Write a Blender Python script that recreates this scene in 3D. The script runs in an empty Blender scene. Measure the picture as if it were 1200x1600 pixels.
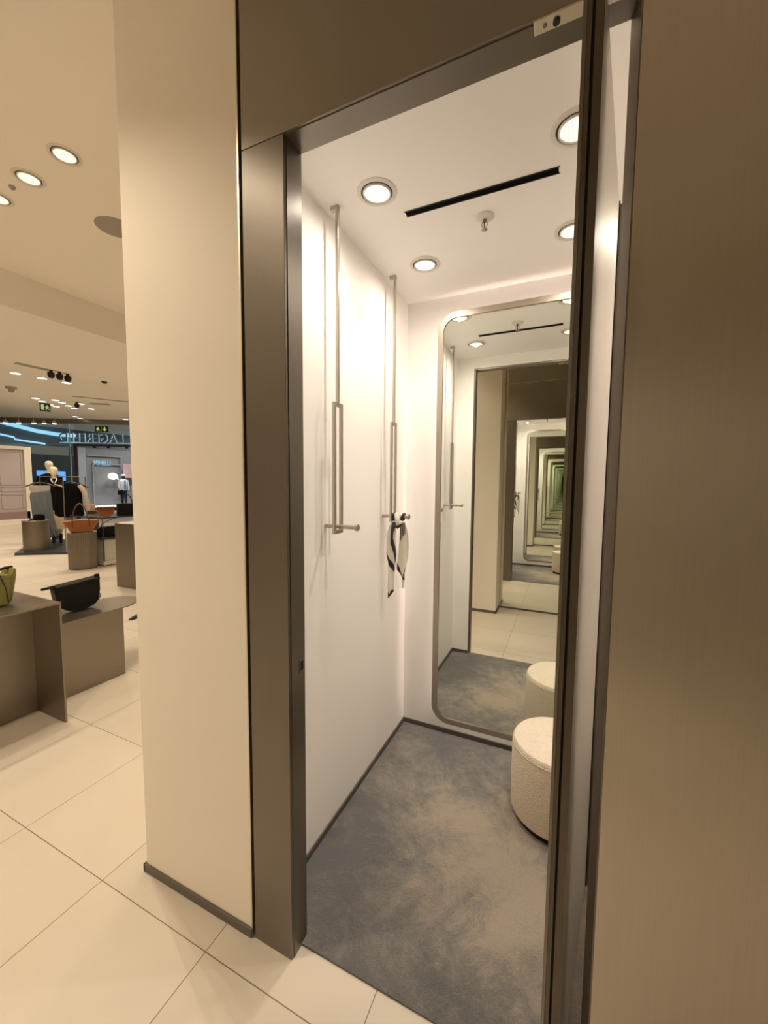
import bpy, bmesh, math, random
from mathutils import Vector, Matrix

random.seed(7)
S = bpy.context.scene
COL = S.collection
PI = math.pi

# ------------------------------------------------------------------ camera
CAM_POS = Vector((0.0, -1.0113, 1.652))
YAW, PITCH, ROLL, FPX = 24.6504, -4.3529, 0.4581, 621.92     # degrees, focal length in pixels of a 1200x1600 frame
ya, pa, ra = (math.radians(v) for v in (YAW, PITCH, ROLL))
fwd = Vector((-math.sin(ya)*math.cos(pa), math.cos(ya)*math.cos(pa), math.sin(pa)))
rgt = Vector((math.cos(ya), math.sin(ya), 0))
upv = rgt.cross(fwd)
r2 = rgt*math.cos(ra) + upv*math.sin(ra)
u2 = -rgt*math.sin(ra) + upv*math.cos(ra)
cd = bpy.data.cameras.new('camera')
cam = bpy.data.objects.new('camera', cd)
COL.objects.link(cam)
M = Matrix((r2, u2, -fwd)).transposed().to_4x4()
M.translation = CAM_POS
cam.matrix_world = M
cd.sensor_fit = 'VERTICAL'
cd.sensor_height = 36.0
cd.lens = FPX/1600*36.0
cd.clip_start = 0.02
cd.clip_end = 200
S.camera = cam

# ------------------------------------------------------------------ world, exposure, light levels
w = bpy.data.worlds.new('world'); S.world = w; w.use_nodes = True
w.node_tree.nodes['Background'].inputs[0].default_value = (1.0, 0.86, 0.68, 1)
w.node_tree.nodes['Background'].inputs[1].default_value = 0.15
S.view_settings.view_transform = 'Standard'
S.view_settings.look = 'None'
S.view_settings.exposure = -0.02
S.view_settings.gamma = 1.0
S.view_settings.use_curve_mapping = False
S.cycles.max_bounces = 24
S.cycles.glossy_bounces = 22
S.cycles.diffuse_bounces = 12
S.cycles.transmission_bounces = 10
S.cycles.transparent_max_bounces = 16
S.cycles.sample_clamp_indirect = 6.0
S.cycles.blur_glossy = 0.3
S.cycles.caustics_reflective = True

WARM = (1.0, 0.84, 0.635)          # shop lamps
ROOMC = (1.0, 0.875, 0.745)         # fitting room lamps
P_ROOM = 18.5                     # watts per fitting room downlight
P_NEAR = 79.0                     # watts per downlight near the fitting room
P_FAR = 190.0                      # watts per downlight in the far shop
P_MALL = 330.0
LED = 9.0                         # strip behind the mirror

# ------------------------------------------------------------------ materials
def new_mat(name):
    m = bpy.data.materials.new(name); m.use_nodes = True
    nt = m.node_tree
    return m, nt, nt.nodes['Principled BSDF']

def N(nt, typ, **kw):
    n = nt.nodes.new(typ)
    for k, v in kw.items():
        if k in n.inputs: n.inputs[k].default_value = v
        else: setattr(n, k, v)
    return n

def plain(name, col, rough=0.5, metal=0.0, noise=0.0, nscale=20.0, bump=0.0, bscale=200.0, sheen=0.0, spec=0.5):
    m, nt, b = new_mat(name)
    b.inputs['Roughness'].default_value = rough
    b.inputs['Metallic'].default_value = metal
    b.inputs['Specular IOR Level'].default_value = spec
    if sheen: b.inputs['Sheen Weight'].default_value = sheen
    tc = N(nt, 'ShaderNodeTexCoord')
    no = N(nt, 'ShaderNodeTexNoise', Scale=nscale, Detail=3.0)
    nt.links.new(tc.outputs['Object'], no.inputs['Vector'])
    mx = N(nt, 'ShaderNodeMix', data_type='RGBA')
    mx.inputs[6].default_value = (*[c*(1-noise) for c in col], 1)
    mx.inputs[7].default_value = (*[min(1, c*(1+noise)) for c in col], 1)
    nt.links.new(no.outputs['Fac'], mx.inputs[0])
    nt.links.new(mx.outputs[2], b.inputs['Base Color'])
    if bump:
        bn = N(nt, 'ShaderNodeTexNoise', Scale=bscale, Detail=2.0)
        nt.links.new(tc.outputs['Object'], bn.inputs['Vector'])
        bp = N(nt, 'ShaderNodeBump', Strength=bump, Distance=0.002)
        nt.links.new(bn.outputs['Fac'], bp.inputs['Height'])
        nt.links.new(bp.outputs['Normal'], b.inputs['Normal'])
    return m

def brushed(name, col, rough=0.38, aniso=0.75, stretch=(260, 260, 2.5), var=0.06, rot=0.25, axis='Z'):
    m, nt, b = new_mat(name)
    b.inputs['Metallic'].default_value = 1.0
    b.inputs['Anisotropic'].default_value = aniso
    b.inputs['Anisotropic Rotation'].default_value = rot
    tg = N(nt, 'ShaderNodeCombineXYZ'); tg.inputs[0].default_value = 0.12; tg.inputs[1].default_value = 0.06; tg.inputs[2].default_value = 1.0
    nt.links.new(tg.outputs[0], b.inputs['Tangent'])
    tc = N(nt, 'ShaderNodeTexCoord')
    mp = N(nt, 'ShaderNodeMapping'); mp.inputs['Scale'].default_value = stretch
    nt.links.new(tc.outputs['Object'], mp.inputs['Vector'])
    no = N(nt, 'ShaderNodeTexNoise', Scale=1.0, Detail=4.0)
    nt.links.new(mp.outputs[0], no.inputs['Vector'])
    mx = N(nt, 'ShaderNodeMix', data_type='RGBA')
    mx.inputs[6].default_value = (*[c*(1-var) for c in col], 1)
    mx.inputs[7].default_value = (*[min(1, c*(1+var)) for c in col], 1)
    nt.links.new(no.outputs['Fac'], mx.inputs[0])
    nt.links.new(mx.outputs[2], b.inputs['Base Color'])
    n2 = N(nt, 'ShaderNodeTexNoise', Scale=1.6, Detail=3.0)
    nt.links.new(tc.outputs['Object'], n2.inputs['Vector'])
    mr = N(nt, 'ShaderNodeMapRange'); mr.inputs[3].default_value = rough-0.05; mr.inputs[4].default_value = rough+0.05
    nt.links.new(n2.outputs['Fac'], mr.inputs[0])
    nt.links.new(mr.outputs[0], b.inputs['Roughness'])
    return m

def glow(name, col, strength, base=None):
    m, nt, b = new_mat(name)
    b.inputs['Base Color'].default_value = (*(base or col), 1)
    b.inputs['Emission Color'].default_value = (*col, 1)
    b.inputs['Emission Strength'].default_value = strength
    return m

def lens_mat(name, col, strength):
    m, nt, b = new_mat(name)
    tc = N(nt, 'ShaderNodeTexCoord')
    vo = N(nt, 'ShaderNodeTexWave', Scale=26.0, Distortion=3.0, Detail=2.0)
    nt.links.new(tc.outputs['Object'], vo.inputs['Vector'])
    mr = N(nt, 'ShaderNodeMapRange'); mr.inputs[3].default_value = strength*0.72; mr.inputs[4].default_value = strength*1.2
    nt.links.new(vo.outputs['Fac'], mr.inputs[0])
    b.inputs['Base Color'].default_value = (0.8, 0.8, 0.76, 1)
    b.inputs['Emission Color'].default_value = (*col, 1)
    nt.links.new(mr.outputs[0], b.inputs['Emission Strength'])
    return m

def clear_glass(name, tint=(0.9, 0.97, 0.96), refl=0.12):
    m, nt, b = new_mat(name)
    nt.nodes.remove(b)
    tr = N(nt, 'ShaderNodeBsdfTransparent'); tr.inputs[0].default_value = (*tint, 1)
    gl = N(nt, 'ShaderNodeBsdfGlossy', Roughness=0.02)
    lw = N(nt, 'ShaderNodeLayerWeight', Blend=0.5)
    pw = N(nt, 'ShaderNodeMath', operation='POWER'); nt.links.new(lw.outputs['Facing'], pw.inputs[0]); pw.inputs[1].default_value = 4.0
    fr = N(nt, 'ShaderNodeMath', operation='MULTIPLY_ADD'); nt.links.new(pw.outputs[0], fr.inputs[0]); fr.inputs[1].default_value = 0.5; fr.inputs[2].default_value = 0.03
    mx = N(nt, 'ShaderNodeMixShader')
    nt.links.new(fr.outputs[0], mx.inputs[0])
    nt.links.new(tr.outputs[0], mx.inputs[1]); nt.links.new(gl.outputs[0], mx.inputs[2])
    nt.links.new(mx.outputs[0], nt.nodes['Material Output'].inputs[0])
    return m

def tile_mat():
    m, nt, b = new_mat('floor_tiles')
    geo = N(nt, 'ShaderNodeNewGeometry')
    sx = N(nt, 'ShaderNodeSeparateXYZ'); nt.links.new(geo.outputs['Position'], sx.inputs[0])
    def grid(out, off, size):
        a = N(nt, 'ShaderNodeMath', operation='SUBTRACT'); nt.links.new(out, a.inputs[0]); a.inputs[1].default_value = off
        d = N(nt, 'ShaderNodeMath', operation='DIVIDE'); nt.links.new(a.outputs[0], d.inputs[0]); d.inputs[1].default_value = size
        fl = N(nt, 'ShaderNodeMath', operation='FLOOR'); nt.links.new(d.outputs[0], fl.inputs[0])
        p = N(nt, 'ShaderNodeMath', operation='PINGPONG'); nt.links.new(d.outputs[0], p.inputs[0]); p.inputs[1].default_value = 0.5
        l = N(nt, 'ShaderNodeMath', operation='LESS_THAN'); nt.links.new(p.outputs[0], l.inputs[0]); l.inputs[1].default_value = 0.0026
        return l.outputs[0], fl.outputs[0]
    gx, fx = grid(sx.outputs[0], -2.8676, 0.5921)
    gy, fy = grid(sx.outputs[1], -0.1073, 0.6112)
    mxm = N(nt, 'ShaderNodeMath', operation='MAXIMUM'); nt.links.new(gx, mxm.inputs[0]); nt.links.new(gy, mxm.inputs[1])
    cv = N(nt, 'ShaderNodeCombineXYZ'); nt.links.new(fx, cv.inputs[0]); nt.links.new(fy, cv.inputs[1])
    wn = N(nt, 'ShaderNodeTexWhiteNoise', noise_dimensions='2D'); nt.links.new(cv.outputs[0], wn.inputs[0])
    no = N(nt, 'ShaderNodeTexNoise', Scale=2.2, Detail=6.0, Roughness=0.6)
    nt.links.new(geo.outputs['Position'], no.inputs['Vector'])
    ad = N(nt, 'ShaderNodeMath', operation='MULTIPLY_ADD'); nt.links.new(wn.outputs[0], ad.inputs[0]); ad.inputs[1].default_value = 0.35
    nt.links.new(no.outputs['Fac'], ad.inputs[2])
    cr = N(nt, 'ShaderNodeMix', data_type='RGBA')
    cr.inputs[6].default_value = (0.55, 0.49, 0.41, 1); cr.inputs[7].default_value = (0.63, 0.57, 0.485, 1)
    nt.links.new(ad.outputs[0], cr.inputs[0])
    gm = N(nt, 'ShaderNodeMix', data_type='RGBA'); gm.inputs[7].default_value = (0.17, 0.12, 0.08, 1)
    nt.links.new(mxm.outputs[0], gm.inputs[0]); nt.links.new(cr.outputs[2], gm.inputs[6])
    nt.links.new(gm.outputs[2], b.inputs['Base Color'])
    b.inputs['Roughness'].default_value = 0.42
    b.inputs['Specular IOR Level'].default_value = 0.45
    return m

def carpet_mat():
    m, nt, b = new_mat('carpet_pile')
    tc = N(nt, 'ShaderNodeTexCoord')
    n1 = N(nt, 'ShaderNodeTexNoise', Scale=2.3, Detail=8.0, Roughness=0.68, Distortion=0.6)
    n2 = N(nt, 'ShaderNodeTexNoise', Scale=7.0, Detail=9.0, Roughness=0.78, Distortion=1.0)
    n3 = N(nt, 'ShaderNodeTexNoise', Scale=120.0, Detail=5.0, Roughness=0.8, Distortion=2.0)
    for n in (n1, n2, n3): nt.links.new(tc.outputs['Object'], n.inputs['Vector'])
    # tan towards the middle of the little room, greyer outwards, broken up by noise
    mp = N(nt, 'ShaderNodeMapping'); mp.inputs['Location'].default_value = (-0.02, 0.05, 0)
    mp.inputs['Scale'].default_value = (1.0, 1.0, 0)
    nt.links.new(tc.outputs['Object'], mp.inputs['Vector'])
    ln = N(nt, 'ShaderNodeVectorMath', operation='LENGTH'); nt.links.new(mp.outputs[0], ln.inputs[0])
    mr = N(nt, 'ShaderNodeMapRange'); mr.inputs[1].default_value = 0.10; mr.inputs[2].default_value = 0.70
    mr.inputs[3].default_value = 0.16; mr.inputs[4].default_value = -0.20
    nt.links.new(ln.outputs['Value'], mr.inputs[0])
    a1 = N(nt, 'ShaderNodeMath', operation='MULTIPLY_ADD'); nt.links.new(n2.outputs['Fac'], a1.inputs[0]); a1.inputs[1].default_value = 0.7
    nt.links.new(n1.outputs['Fac'], a1.inputs[2])
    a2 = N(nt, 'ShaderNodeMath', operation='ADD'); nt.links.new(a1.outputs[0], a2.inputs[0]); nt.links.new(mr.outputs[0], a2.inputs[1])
    a3 = N(nt, 'ShaderNodeMath', operation='MULTIPLY_ADD'); nt.links.new(n3.outputs['Fac'], a3.inputs[0]); a3.inputs[1].default_value = 0.62
    nt.links.new(a2.outputs[0], a3.inputs[2])
    cr = N(nt, 'ShaderNodeValToRGB')
    e = cr.color_ramp.elements
    e[0].position = 0.59; e[0].color = (0.150, 0.146, 0.150, 1)
    e[1].position = 0.84; e[1].color = (0.60, 0.50, 0.375, 1)
    k = e.new(0.71); k.color = (0.31, 0.283, 0.25, 1)
    sc = N(nt, 'ShaderNodeMath', operation='MULTIPLY'); nt.links.new(a3.outputs[0], sc.inputs[0]); sc.inputs[1].default_value = 0.655
    nt.links.new(sc.outputs[0], cr.inputs[0])
    nt.links.new(cr.outputs[0], b.inputs['Base Color'])
    b.inputs['Roughness'].default_value = 0.9
    b.inputs['Sheen Weight'].default_value = 0.35
    b.inputs['Sheen Roughness'].default_value = 0.4
    bp = N(nt, 'ShaderNodeBump', Strength=1.0, Distance=0.011)
    ad = N(nt, 'ShaderNodeMath', operation='ADD'); nt.links.new(n3.outputs['Fac'], ad.inputs[0]); nt.links.new(n2.outputs['Fac'], ad.inputs[1])
    nt.links.new(ad.outputs[0], bp.inputs['Height']); nt.links.new(bp.outputs[0], b.inputs['Normal'])
    return m

def boucle_mat(name, col):
    m, nt, b = new_mat(name)
    tc = N(nt, 'ShaderNodeTexCoord')
    vo = N(nt, 'ShaderNodeTexVoronoi', Scale=150.0)
    no = N(nt, 'ShaderNodeTexNoise', Scale=60.0, Detail=4.0, Roughness=0.7)
    for n in (vo, no): nt.links.new(tc.outputs['Object'], n.inputs['Vector'])
    mx = N(nt, 'ShaderNodeMix', data_type='RGBA')
    mx.inputs[6].default_value = (*[c*0.84 for c in col], 1); mx.inputs[7].default_value = (*[min(1, c*1.1) for c in col], 1)
    nt.links.new(no.outputs['Fac'], mx.inputs[0]); nt.links.new(mx.outputs[2], b.inputs['Base Color'])
    b.inputs['Roughness'].default_value = 0.95
    bp = N(nt, 'ShaderNodeBump', Strength=0.7, Distance=0.004); bp.invert = True
    nt.links.new(vo.outputs['Distance'], bp.inputs['Height']); nt.links.new(bp.outputs[0], b.inputs['Normal'])
    return m

def mirror_mat(name, tint):
    m, nt, b = new_mat(name)
    nt.nodes.remove(b)
    g = N(nt, 'ShaderNodeBsdfGlossy', Roughness=0.0); g.inputs[0].default_value = (*tint, 1)
    nt.links.new(g.outputs[0], nt.nodes['Material Output'].inputs[0])
    return m

MT = dict(
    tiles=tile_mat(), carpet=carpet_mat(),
    plaster=plain('cream_plaster', (0.84, 0.785, 0.70), 0.75, noise=0.015, nscale=3, bump=0.05, bscale=90),
    ceil=plain('ceiling_paint', (0.90, 0.86, 0.79), 0.9, noise=0.01, nscale=2),
    white=plain('white_paint', (0.92, 0.90, 0.875), 0.6, noise=0.012, nscale=3, bump=0.03, bscale=120),
    metal=brushed('bronze_metal_darkened', (0.31, 0.283, 0.252), 0.37, 0.85),  # colour darkened to stand for dimmer reflected light than on the wall panel
    panel=brushed('bronze_metal_lightened', (0.68, 0.615, 0.54), 0.37, 0.85),  # colour lightened to stand for brighter reflected light than on the header
    jamb=brushed('bronze_frame_metal', (0.24, 0.217, 0.19), 0.42),
    edge=brushed('dark_edge_metal', (0.15, 0.125, 0.10), 0.42),
    leafin=brushed('pale_satin_metal', (0.62, 0.58, 0.53), 0.5, 0.3),
    rail=brushed('satin_nickel', (0.50, 0.455, 0.40), 0.32, 0.4),
    champagne=brushed('champagne_metal', (0.50, 0.44, 0.37), 0.38, 0.3),
    steel=brushed('light_steel', (0.72, 0.66, 0.54), 0.34, 0.3),
    table=brushed('bronze_table_metal', (0.30, 0.265, 0.22), 0.40),
    plinth=brushed('plinth_metal', (0.27, 0.235, 0.19), 0.45, 0.5),
    darkgap=plain('black_gap', (0.012, 0.011, 0.010), 0.8),
    skirting=plain('grey_bronze_skirting', (0.13, 0.115, 0.10), 0.5, 0.3),
    blackvent=plain('black_vent', (0.003, 0.003, 0.003), 0.8, spec=0.05),
    trimw=plain('white_trim', (0.72, 0.69, 0.63), 0.45),
    greyt=plain('grey_grille', (0.36, 0.33, 0.28), 0.7, bump=0.3, bscale=500),
    blackpl=plain('black_plastic', (0.01, 0.01, 0.01), 0.4),
    lens=lens_mat('lamp_lens', (1.0, 0.95, 0.84), 0.85),
    lensfar=glow('far_lamp_lens', (1.0, 0.94, 0.84), 3.0),
    boucle=boucle_mat('cream_boucle', (0.78, 0.69, 0.56)),
    piping=plain('stool_piping', (0.55, 0.46, 0.34), 0.9),
    mirror=mirror_mat('mirror_silver', (0.90, 0.925, 0.872)),
    led=glow('warm_led', (1.0, 0.85, 0.77), LED),
    scarfw=plain('cream_silk', (0.72, 0.67, 0.56), 0.45, noise=0.05, nscale=30, sheen=0.3),
    scarfb=plain('black_silk', (0.018, 0.018, 0.02), 0.4),
    blackl=plain('black_leather', (0.004, 0.004, 0.0042), 0.42, bump=0.15, bscale=300, spec=0.25),
    olive=plain('olive_leather', (0.17, 0.16, 0.035), 0.45, noise=0.05, nscale=15, bump=0.25, bscale=250),
    oliveseam=plain('dark_seam', (0.012, 0.012, 0.008), 0.6),
    tan=plain('tan_leather', (0.36, 0.125, 0.035), 0.45, noise=0.08, nscale=14, bump=0.2, bscale=220),
    tand=plain('dark_tan_leather', (0.20, 0.065, 0.02), 0.45),
    slate=plain('dark_slate', (0.035, 0.037, 0.04), 0.35),
    beige=plain('beige_card', (0.42, 0.33, 0.22), 0.7),
    dress=plain('grey_blue_satin', (0.11, 0.125, 0.145), 0.4, noise=0.2, nscale=12),
    dressin=plain('grey_pink_lace', (0.34, 0.28, 0.25), 0.7),
    wool=plain('black_wool', (0.004, 0.004, 0.0045), 0.95, spec=0.1),
    bone=plain('bone_cloth', (0.50, 0.41, 0.32), 0.8),
    skirt=plain('cream_cloth', (0.52, 0.40, 0.25), 0.8),
    manq=plain('mannequin_ivory', (0.72, 0.64, 0.48), 0.45),
    pinkp=plain('pink_lacquer', (0.40, 0.35, 0.36), 0.5),
    pinkd=plain('dusky_pink', (0.26, 0.17, 0.17), 0.6),
    whitel=plain('off_white_lacquer', (0.70, 0.66, 0.56), 0.5),
    greyf=plain('grey_facade', (0.23, 0.235, 0.23), 0.6, noise=0.03, nscale=1),
    greyl=plain('light_grey_facade', (0.33, 0.35, 0.36), 0.6),
    darkf=plain('dark_facade', (0.022, 0.022, 0.024), 0.5),
    mallc=plain('mall_ceiling', (0.15, 0.17, 0.18), 0.8),
    glass=clear_glass('storefront_glass', (0.84, 0.93, 0.94)),
    caseglass=clear_glass('case_glass', (0.965, 0.98, 0.975)),
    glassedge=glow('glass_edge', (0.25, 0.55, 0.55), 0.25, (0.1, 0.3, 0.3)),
    blue=glow('blue_light', (0.45, 0.76, 1.0), 1.0),
    bluesoft=glow('soft_blue_light', (0.42, 0.62, 0.82), 0.6),
    letter=glow('sign_letter_glow', (0.42, 0.66, 0.85), 0.8, (0.4, 0.4, 0.45)),
    letterb=plain('sign_letter_back', (0.36, 0.33, 0.38), 0.5),
    shopsign=glow('blue_sign', (0.30, 0.55, 0.75), 0.4),
    screen=glow('blue_screen', (0.14, 0.36, 0.80), 0.9),
    green=plain('exit_green', (0.008, 0.035, 0.012), 0.4),
    exitw=glow('exit_pictogram', (0.45, 0.62, 0.35), 0.5),
    exity=glow('exit_pictogram_yellow', (0.70, 0.68, 0.22), 0.6),
    bubble=glow('lit_white_board', (0.9, 0.86, 0.88), 0.6),
    shirt=plain('white_shirt', (0.75, 0.72, 0.74), 0.7),
    tie=plain('blue_tie', (0.16, 0.32, 0.48), 0.6),
    skind=plain('dark_figure', (0.03, 0.022, 0.02), 0.6),
    navy=plain('black_trousers', (0.015, 0.015, 0.02), 0.8),
    poster=plain('pink_poster', (0.55, 0.36, 0.36), 0.6),
    stripe=plain('grey_cloth', (0.24, 0.23, 0.22), 0.8),
    copper=plain('copper', (0.45, 0.16, 0.06), 0.3, 1.0),
    redbulb=plain('red_bulb', (0.12, 0.01, 0.005), 0.2),
    gold=plain('dull_gold', (0.42, 0.34, 0.22), 0.35, 0.9),
)

# ------------------------------------------------------------------ mesh helpers
class MB:
    def __init__(self, mat=0):
        self.bm = bmesh.new(); self.mi = mat
    def faces(self, vs, fs):
        bv = [self.bm.verts.new(v) for v in vs]
        for f in fs:
            try:
                fc = self.bm.faces.new([bv[i] for i in f]); fc.material_index = self.mi
            except ValueError: pass
        return self
    def box(self, x0, x1, y0, y1, z0, z1):
        v = [(x, y, z) for z in (z0, z1) for y in (y0, y1) for x in (x0, x1)]
        return self.faces(v, [(0,1,3,2),(4,6,7,5),(0,4,5,1),(2,3,7,6),(0,2,6,4),(1,5,7,3)])
    def obox(self, c, ax, sx, sy, sz):
        """box centred on c (bottom at c.z), width axis ax in plan"""
        a = Vector((math.cos(ax), math.sin(ax), 0)); b = Vector((-a.y, a.x, 0)); c = Vector(c)
        v = [c + a*(i*sx/2) + b*(j*sy/2) + Vector((0, 0, k*sz)) for k in (0, 1) for j in (-1, 1) for i in (-1, 1)]
        return self.faces(v, [(0,1,3,2),(4,6,7,5),(0,4,5,1),(2,3,7,6),(0,2,6,4),(1,5,7,3)])
    def rings(self, rings, closed=True, cap0=True, cap1=True):
        n = len(rings[0]); vs = [p for r in rings for p in r]; fs = []
        for i in range(len(rings)-1):
            for j in range(n if closed else n-1):
                k = (j+1) % n
                fs.append((i*n+j, i*n+k, (i+1)*n+k, (i+1)*n+j))
        if cap0: fs.append(tuple(range(n-1, -1, -1)))
        if cap1: fs.append(tuple(range((len(rings)-1)*n, len(rings)*n)))
        return self.faces(vs, fs)
    def lathe(self, prof, c=(0, 0, 0), seg=48, sx=1.0, sy=1.0, rot=0.0, cap0=True, cap1=True):
        rs = []
        for r, z in prof:
            ring = []
            for k in range(seg):
                a = 2*PI*k/seg
                x, y = r*sx*math.cos(a), r*sy*math.sin(a)
                ring.append((c[0]+x*math.cos(rot)-y*math.sin(rot), c[1]+x*math.sin(rot)+y*math.cos(rot), c[2]+z))
            rs.append(ring)
        return self.rings(rs, True, cap0, cap1)
    def tube(self, pts, r, seg=10, caps=True):
        pts = [Vector(p) for p in pts]; rs = []
        rr = r if isinstance(r, (list, tuple)) else [r]*len(pts)
        prev = None
        for i, p in enumerate(pts):
            t = (pts[min(i+1, len(pts)-1)] - pts[max(i-1, 0)]).normalized()
            if prev is None:
                n = t.orthogonal().normalized()
            else:
                n = (prev - t*prev.dot(t)).normalized()
            prev = n; b = t.cross(n)
            rs.append([p + (n*math.cos(2*PI*k/seg) + b*math.sin(2*PI*k/seg))*rr[i] for k in range(seg)])
        return self.rings(rs, True, caps, caps)
    def prism(self, poly, h0, h1, fn=None):
        """poly in plan extruded between h0 and h1; fn maps (u,v,h) to a point"""
        fn = fn or (lambda u, v, h: (u, v, h))
        return self.rings([[fn(u, v, h0) for u, v in poly], [fn(u, v, h1) for u, v in poly]])
    def sphere(self, c, rx, ry, rz, seg=20, rows=12):
        prof = [(math.sin(PI*i/rows), -math.cos(PI*i/rows)) for i in range(1, rows)]
        rs = [[(c[0]+r*rx*math.cos(2*PI*k/seg), c[1]+r*ry*math.sin(2*PI*k/seg), c[2]+z*rz) for k in range(seg)] for r, z in prof]
        return self.rings(rs)
    def grid(self, nu, nv, fn):
        vs = [fn(i/nu, j/nv) for j in range(nv+1) for i in range(nu+1)]
        fs = [(j*(nu+1)+i, j*(nu+1)+i+1, (j+1)*(nu+1)+i+1, (j+1)*(nu+1)+i) for j in range(nv) for i in range(nu)]
        return self.faces(vs, fs)
    def build(self, name, mats, parent=None, smooth=False, bevel=0, solid=0, origin=None, subsurf=0):
        bmesh.ops.recalc_face_normals(self.bm, faces=self.bm.faces[:])
        o_ = Vector(origin) if origin is not None else (parent_origin(parent) if parent else None)
        if o_ is None:
            xs = [v.co for v in self.bm.verts]
            o_ = Vector(((min(v.x for v in xs)+max(v.x for v in xs))/2, (min(v.y for v in xs)+max(v.y for v in xs))/2, min(v.z for v in xs)))
        for v in self.bm.verts: v.co -= o_
        me = bpy.data.meshes.new(name); self.bm.to_mesh(me); self.bm.free()
        for m in (mats if isinstance(mats, (list, tuple)) else [mats]): me.materials.append(m)
        if smooth:
            for p in me.polygons: p.use_smooth = True
            try: me.set_sharp_from_angle(angle=math.radians(38))
            except Exception: pass
        o = bpy.data.objects.new(name, me); COL.objects.link(o)
        if parent:
            o.parent = parent; o.location = o_ - parent_origin(parent)
        else:
            o.location = o_
        if solid:
            md = o.modifiers.new('solid', 'SOLIDIFY'); md.thickness = solid; md.offset = 0
        if bevel:
            md = o.modifiers.new('bevel', 'BEVEL'); md.width = bevel; md.segments = 2; md.limit_method = 'ANGLE'
        if subsurf:
            md = o.modifiers.new('sub', 'SUBSURF'); md.levels = subsurf; md.render_levels = subsurf
        return o

def parent_origin(p):
    v = Vector((0, 0, 0))
    while p is not None:
        v = v + p.location; p = p.parent
    return v

def tag(o, label=None, cat=None, group=None, kind=None):
    if label: o['label'] = label
    if cat: o['category'] = cat
    if group: o['group'] = group
    if kind: o['kind'] = kind
    return o

def thing(name, loc, label, cat, group=None, kind=None):
    o = bpy.data.objects.new(name, None); o.empty_display_size = 0.05
    o.location = loc; COL.objects.link(o)
    return tag(o, label, cat, group, kind)

def struct(o, label, cat):
    return tag(o, label, cat, None, 'structure')

def copy_tree(src, loc, label, group=None):
    r = src.copy(); COL.objects.link(r); r.location = loc
    r['label'] = label
    if group: r['group'] = group
    for ch in src.children:
        c = ch.copy(); COL.objects.link(c); c.parent = r
        for g in ch.children:
            d = g.copy(); COL.objects.link(d); d.parent = c
    return r

def spot(parent, loc, watts, col, angle, blend=0.5, radius=0.05, aim=None):
    l = bpy.data.lights.new('lamp', 'SPOT')
    l.energy = watts; l.color = col; l.spot_size = math.radians(angle); l.spot_blend = blend; l.shadow_soft_size = radius
    o = bpy.data.objects.new('lamp', l); COL.objects.link(o)
    o.parent = parent; o.location = loc
    if aim is not None:
        o.rotation_euler = Vector(aim).to_track_quat('-Z', 'Y').to_euler()
    return o

def text_mesh(txt, size, depth):
    cu = bpy.data.curves.new('text', 'FONT'); cu.body = txt; cu.size = size; cu.extrude = depth
    cu.align_x = 'LEFT'
    t = bpy.data.objects.new('text', cu); COL.objects.link(t)
    dg = bpy.context.evaluated_depsgraph_get(); dg.update()
    me = bpy.data.meshes.new_from_object(t.evaluated_get(dg))
    bpy.data.objects.remove(t); bpy.data.curves.remove(cu)
    return me

# ------------------------------------------------------------------ dimensions of the place (metres)
XW, XJ, XR, XRW = -0.9666, -0.8007, 0.094, 0.62       # left wall, left jamb, right jamb, right wall of the fitting room
JD, HD, D, H = 0.0836, 2.675, 1.443, 2.78              # jamb depth, door head, room depth, room ceiling
XC0, XC1 = -1.557, -0.975                               # cream pier left of the door
ZC, ZF, ZB = 3.6, 3.9, 3.265                            # near ceiling, far ceiling, beam soffit
XB0, XB1 = -7.0, -4.85                                  # ceiling beam
YM = -1.54                                              # corridor mirror wall

# ------------------------------------------------------------------ setting: floors, walls, ceilings
struct(MB().box(-17.6, 4.2, -6, 13, -0.12, 0).build('floor', MT['tiles']), 'cream stone floor tiles with thin dark joints', 'floor')
struct(MB().box(-32, -17.6, -6, 24, -0.14, -0.01).box(-17.6, -2, 13, 24, -0.14, -0.01).build('floor_outside', MT['greyl']), 'grey mall floor beyond the shop entrance', 'floor')
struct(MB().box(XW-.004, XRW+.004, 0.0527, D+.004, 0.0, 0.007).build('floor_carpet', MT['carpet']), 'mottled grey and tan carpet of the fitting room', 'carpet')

struct(MB().box(XB1, 4.2, -6, 13, ZC, ZC+.1).build('ceiling', MT['ceil']), 'cream shop ceiling in front of the beam', 'ceiling')
struct(MB().box(XB0, XB1, -6, 13, ZB, ZF+.2).build('ceiling_beam', MT['ceil']), 'lowered ceiling beam crossing the shop', 'beam')
struct(MB().box(-20.5, XB0, -6, 13, ZF, ZF+.1).build('ceiling_far', MT['ceil']), 'far shop ceiling dotted with lamps', 'ceiling')
struct(MB().box(XW-.03, XRW+.03, JD, D+.03, H, H+.06).build('ceiling_fitting_room', MT['white']), 'white ceiling of the fitting room', 'ceiling')

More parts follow.
